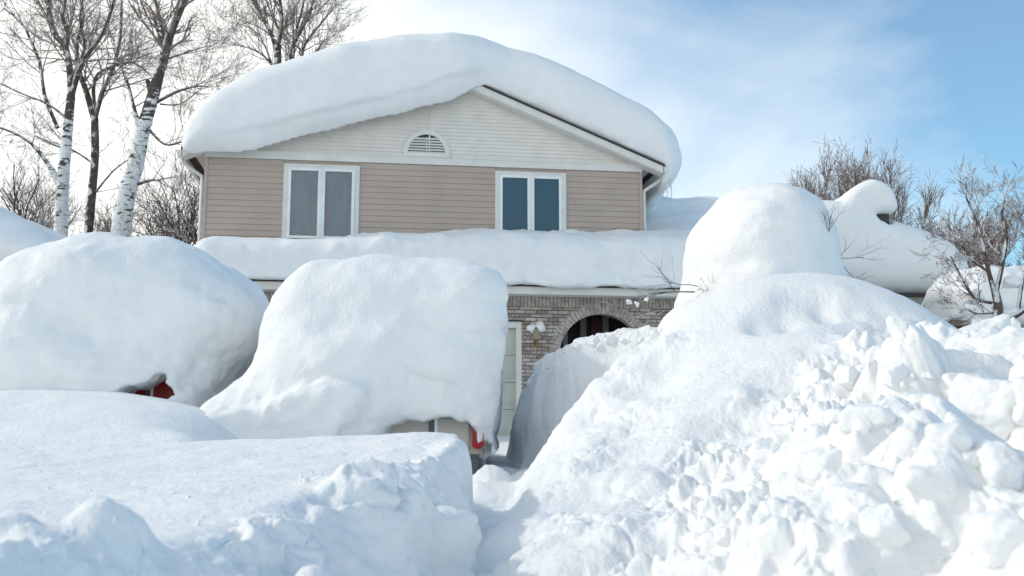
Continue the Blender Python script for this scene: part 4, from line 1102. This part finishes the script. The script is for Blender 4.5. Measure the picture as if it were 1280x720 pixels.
def traced_tree(name, label, cat, base_px, Y, trunks, limbs, bark_t, seed, twigL=1.8, dens=1.0, group=None, depth=3, sp=.8, tw=None, minr=.0045):
    rg = random.Random(seed)
    e = empty(name, P(base_px[0], base_px[1], Y)); tag(e, label, cat, group); base = e.location.copy()
    tm = MB()
    for (pts, r0, r1) in trunks: limb(tm, pts, r0, r1, Y, 9, base)
    tm.build('trunk', bark_t, e, 0, True)
    cm = MB()
    for (pts, r0, r1) in limbs:
        lm_ = MB(); q, rads = limb(lm_, pts, r0, r1, Y, 6, base); lm_.build('limb', BARK, e, 0, True)
        n_ = int(len(q) * 1.5 * dens)
        for k in range(n_):
            i = rg.randrange(max(1, len(q) // 5), len(q)); d = (q[i] - q[i - 1]).normalized()
            ax = Vector((rg.gauss(0, 1), rg.gauss(0, 1), rg.gauss(.15, .8))).normalized()
            twig(cm, q[i], (d + ax * sp * 1.2), twigL * rg.uniform(.5, 1.2), max(minr * 1.33, rads[i] * .42), depth, rg, sp, 4, .04, (2, 4), .45, 4, minr)
    cm.build('crown', tw or TWIG, e)
    return e

TY = 30.0
traced_tree('birch_tree', 'white barked birch at far left whose crown forks into dark stems', 'tree', (78, 480), TY,
    [([(80, 480), (77, 380), (76, 300), (78, 240), (82, 190), (86, 150), (89, 118)], .26, .12), ([(78, 240), (68, 218), (60, 205)], .13, .07)],
    [([(89, 125), (88, 95), (82, 60), (66, 40), (60, 0), (56, -60)], .12, .05), ([(89, 120), (98, 90), (108, 70), (128, 42), (143, 0), (155, -40)], .10, .04), ([(82, 70), (84, 40), (78, 18), (88, -20)], .08, .04),
     ([(72, 160), (56, 120), (50, 80), (38, 50), (28, 30), (5, 10)], .06, .03), ([(84, 148), (60, 130), (30, 118), (-10, 100)], .05, .02), ([(60, 205), (40, 180), (15, 165), (-15, 155)], .07, .03), ([(92, 110), (105, 60), (100, 20), (110, -30)], .06, .03)], BIRCH, 3, 1.8, .62)
traced_tree('dark_tree', 'slim dark stemmed tree between the two birches', 'tree', (108, 480), TY + 2,
    [([(109, 480), (109, 380), (110, 300), (115, 240), (119, 190), (118, 145)], .17, .12)],
    [([(118, 150), (108, 115), (98, 85), (96, 55), (104, 20), (95, -30)], .11, .04), ([(118, 150), (128, 115), (140, 88), (150, 50), (152, 0)], .09, .04), ([(118, 140), (118, 100), (135, 85), (165, 78), (190, 95)], .07, .02), ([(117, 205), (95, 190), (70, 182), (45, 170)], .04, .02), ([(112, 250), (140, 215), (160, 200)], .04, .02)], BARK, 8, 1.7, .75)
traced_tree('birch_tree', 'leaning white birch beside the house with snow clotted on its lower trunk', 'tree', (148, 480), TY - 1,
    [([(140, 480), (146, 360), (150, 300), (158, 245), (170, 205), (178, 165), (190, 125), (198, 95)], .34, .16), ([(178, 165), (172, 150), (168, 140)], .1, .06), ([(190, 125), (187, 110), (184, 100)], .09, .06)],
    [([(196, 100), (204, 75), (212, 45), (222, 20), (232, -5), (240, -50)], .17, .07), ([(206, 70), (205, 45), (200, 25), (192, -10)], .08, .03), ([(195, 128), (220, 115), (245, 108), (262, 108)], .06, .015), ([(185, 160), (205, 180), (225, 178), (236, 172)], .05, .015),
     ([(172, 150), (165, 125), (160, 105), (150, 80), (135, 80)], .06, .02), ([(204, 75), (235, 65), (252, 60)], .04, .01), ([(172, 230), (190, 225), (202, 226)], .06, .02), ([(200, 130), (225, 130), (250, 112)], .03, .01), ([(212, 45), (190, 30), (175, 0)], .05, .02)], BIRCH, 14, 1.6, .65)
# tall tree behind the roof
traced_tree('dark_tree', 'bare dark tree standing behind the left slope of the snowy roof', 'tree', (348, 400), 38,
    [([(350, 400), (348, 200), (347, 90), (347, 55)], .24, .13)],
    [([(347, 75), (340, 45), (325, 15), (310, -10), (300, -40)], .10, .04), ([(347, 60), (352, 30), (350, 0), (345, -40)], .10, .05), ([(360, 120), (362, 70), (375, 40), (388, 15), (396, -25)], .10, .03), ([(375, 120), (378, 65), (388, 45), (405, 25), (420, 5)], .08, .02),
     ([(347, 90), (330, 70), (312, 60), (300, 58)], .06, .02), ([(365, 110), (368, 50), (378, 10), (385, -30)], .08, .03), ([(380, 110), (395, 65), (408, 48)], .06, .015), ([(345, 95), (325, 45), (300, 30)], .05, .015)], BARK, 21, 1.5, 1.3, None, 3, .75, TWIG)
# smaller bare trees low at the left
for i, (a, b, Y, lab) in enumerate([(18, 262, 27, 'small crooked bare tree over the left neighbour roof'), (50, 300, 33, 'thin bare bush under the far left birch'), (130, 300, 33, 'thin bare bush between the trunks of the two birches'), (236, 300, 25, 'bare bush pressed against the left corner of the house'), (205, 300, 30, 'thin bare bush between the leaning birch and the house')]):
    rg = random.Random(40 + i); e = empty('bare_bush', P(a, 480, Y)); tag(e, lab, 'bush'); cm = MB(); base = e.location.copy()
    st = MB()
    for k in range(7 if i else 3):
        aa = a + rg.uniform(-16, 16); top = Vector(P(aa, b, Y)) - base
        st.tube([Vector((rg.uniform(-.2, .2), 0, 0)), top * .6, top], [.06, .045, .03], 5, cap=False)
        for j in range(5): twig(cm, top.lerp(top * .75, rg.random()), Vector((rg.gauss(0, .55), rg.gauss(0, .4), 1)), rg.uniform(.7, 1.7) * (.8 if i == 2 else 1), .028, 3, rg, .8, 4, .06, (2, 4), .5, 4, .0045)
    st.build('trunk', BARK, e); cm.build('crown', [BARK, TWIG, TWIG, BARK, TWIG][i], e)

# right background: dense fan-shaped snowy trees
def fan_tree(name, label, px0, top, wpx, Y, seed, m, stems=26, base_y=480, thick=.05, group=None, dens=1):
    rg = random.Random(seed); e = empty(name, P(px0, base_y, Y)); tag(e, label, 'tree', group); base = e.location.copy()
    st = MB(); cm = MB()
    for k in range(stems):
        t = (k + rg.uniform(-.4, .4)) / (stems - 1) * 2 - 1
        hx = px0 + t * wpx; hy = top + (1 - math.sqrt(max(0, 1 - t * t * .9))) * (base_y - top) * .62 + rg.uniform(-4, 14)
        tip = Vector(P(hx, hy, Y)) - base; tip.y += rg.uniform(-1.5, 1.5); root = Vector((t * .8, rg.uniform(-.5, .5), 0)); midp = root.lerp(tip, .5) + Vector((t * .3, 0, .3))
        pts = smooth_open([root, midp, tip], 5)
        st.tube(pts[:6], [thick * (1 - .06 * i) for i in range(6)], 5, cap=False)
        cm.tube(pts[5:], [thick * .7 * (1 - .16 * i) + .004 for i in range(len(pts) - 5)], 4, cap=False)
        for j in range(int(34 * dens)):
            i = rg.randrange(3, len(pts) - 1); q = pts[i].lerp(pts[i + 1], rg.random())
            d = (tip - root).normalized() + Vector((rg.gauss(0, .35), rg.gauss(0, .35), .15))
            twig(cm, q, d, rg.uniform(.45, 1.0) * Y / 34, .018, 2, rg, .6, 3, .06, (2, 4), .5, 3, .006)
    st.build('trunk', m, e); cm.build('crown', m, e); return e
fan_tree('bare_tree', 'broad frosted bare tree behind the right neighbour chimney', 1088, 222, 78, 36, 51, TWIGS, 26, 480)
fan_tree('bare_tree', 'narrower frosted bare tree left of the chimney behind the snow dome', 1018, 232, 46, 38, 52, TWIGS, 16, 480)
fan_tree('bare_tree', 'frosted bare tree at the right edge beyond the shed', 1262, 285, 66, 27, 53, TWIGS, 18, 480, .04)
fan_tree('bare_tree', 'upright frosted bare tree between the neighbour roof and the right edge', 1205, 300, 36, 29, 54, TWIG, 12, 480, .035)
# near crooked tree, snow caught in its branches
rg = random.Random(77)
traced_tree('crooked_tree', 'dark crooked bare tree in front of the shed at the right edge', 'tree', (1235, 470), 13.0,
    [([(1232, 470), (1232, 430), (1240, 408), (1248, 388), (1244, 365)], .085, .05), ([(1240, 408), (1256, 400), (1272, 392), (1300, 372)], .06, .04)],
    [([(1244, 370), (1236, 340), (1228, 305), (1220, 275), (1208, 248)], .035, .01), ([(1244, 368), (1252, 335), (1258, 295), (1252, 265), (1256, 245)], .035, .01), ([(1240, 378), (1218, 372), (1204, 350), (1188, 320)], .03, .008),
     ([(1272, 392), (1278, 350), (1288, 315), (1290, 280)], .03, .01), ([(1236, 340), (1215, 325), (1200, 305), (1178, 298)], .02, .006), ([(1250, 330), (1268, 300), (1272, 262)], .02, .006), ([(1246, 390), (1222, 392), (1205, 385)], .02, .006)], BARK, 61, .30, 1.0, None, 3, .8, TWIG, .0022)
for i, (a, b, r_, lab) in enumerate([(1262, 352, .16, 'lump of snow caught in the upper fork of the crooked tree'), (1215, 372, .13, 'lump of snow lying among the left twigs of the crooked tree'), (1258, 388, .15, 'low lump of snow in the right fork of the crooked tree'), (1225, 405, .12, 'snow plastered beside the trunk foot of the crooked tree')]):
    o = bpy.data.objects.new('snow_clump', blocks[(i * 2) % 9]); COL.objects.link(o); o.location = P(a, b, 13.1); o.scale = (r_ * 1.3, r_, r_ * .9); tag(o, lab, 'snow clump')
# ground mound under the trees at right
print('done build')
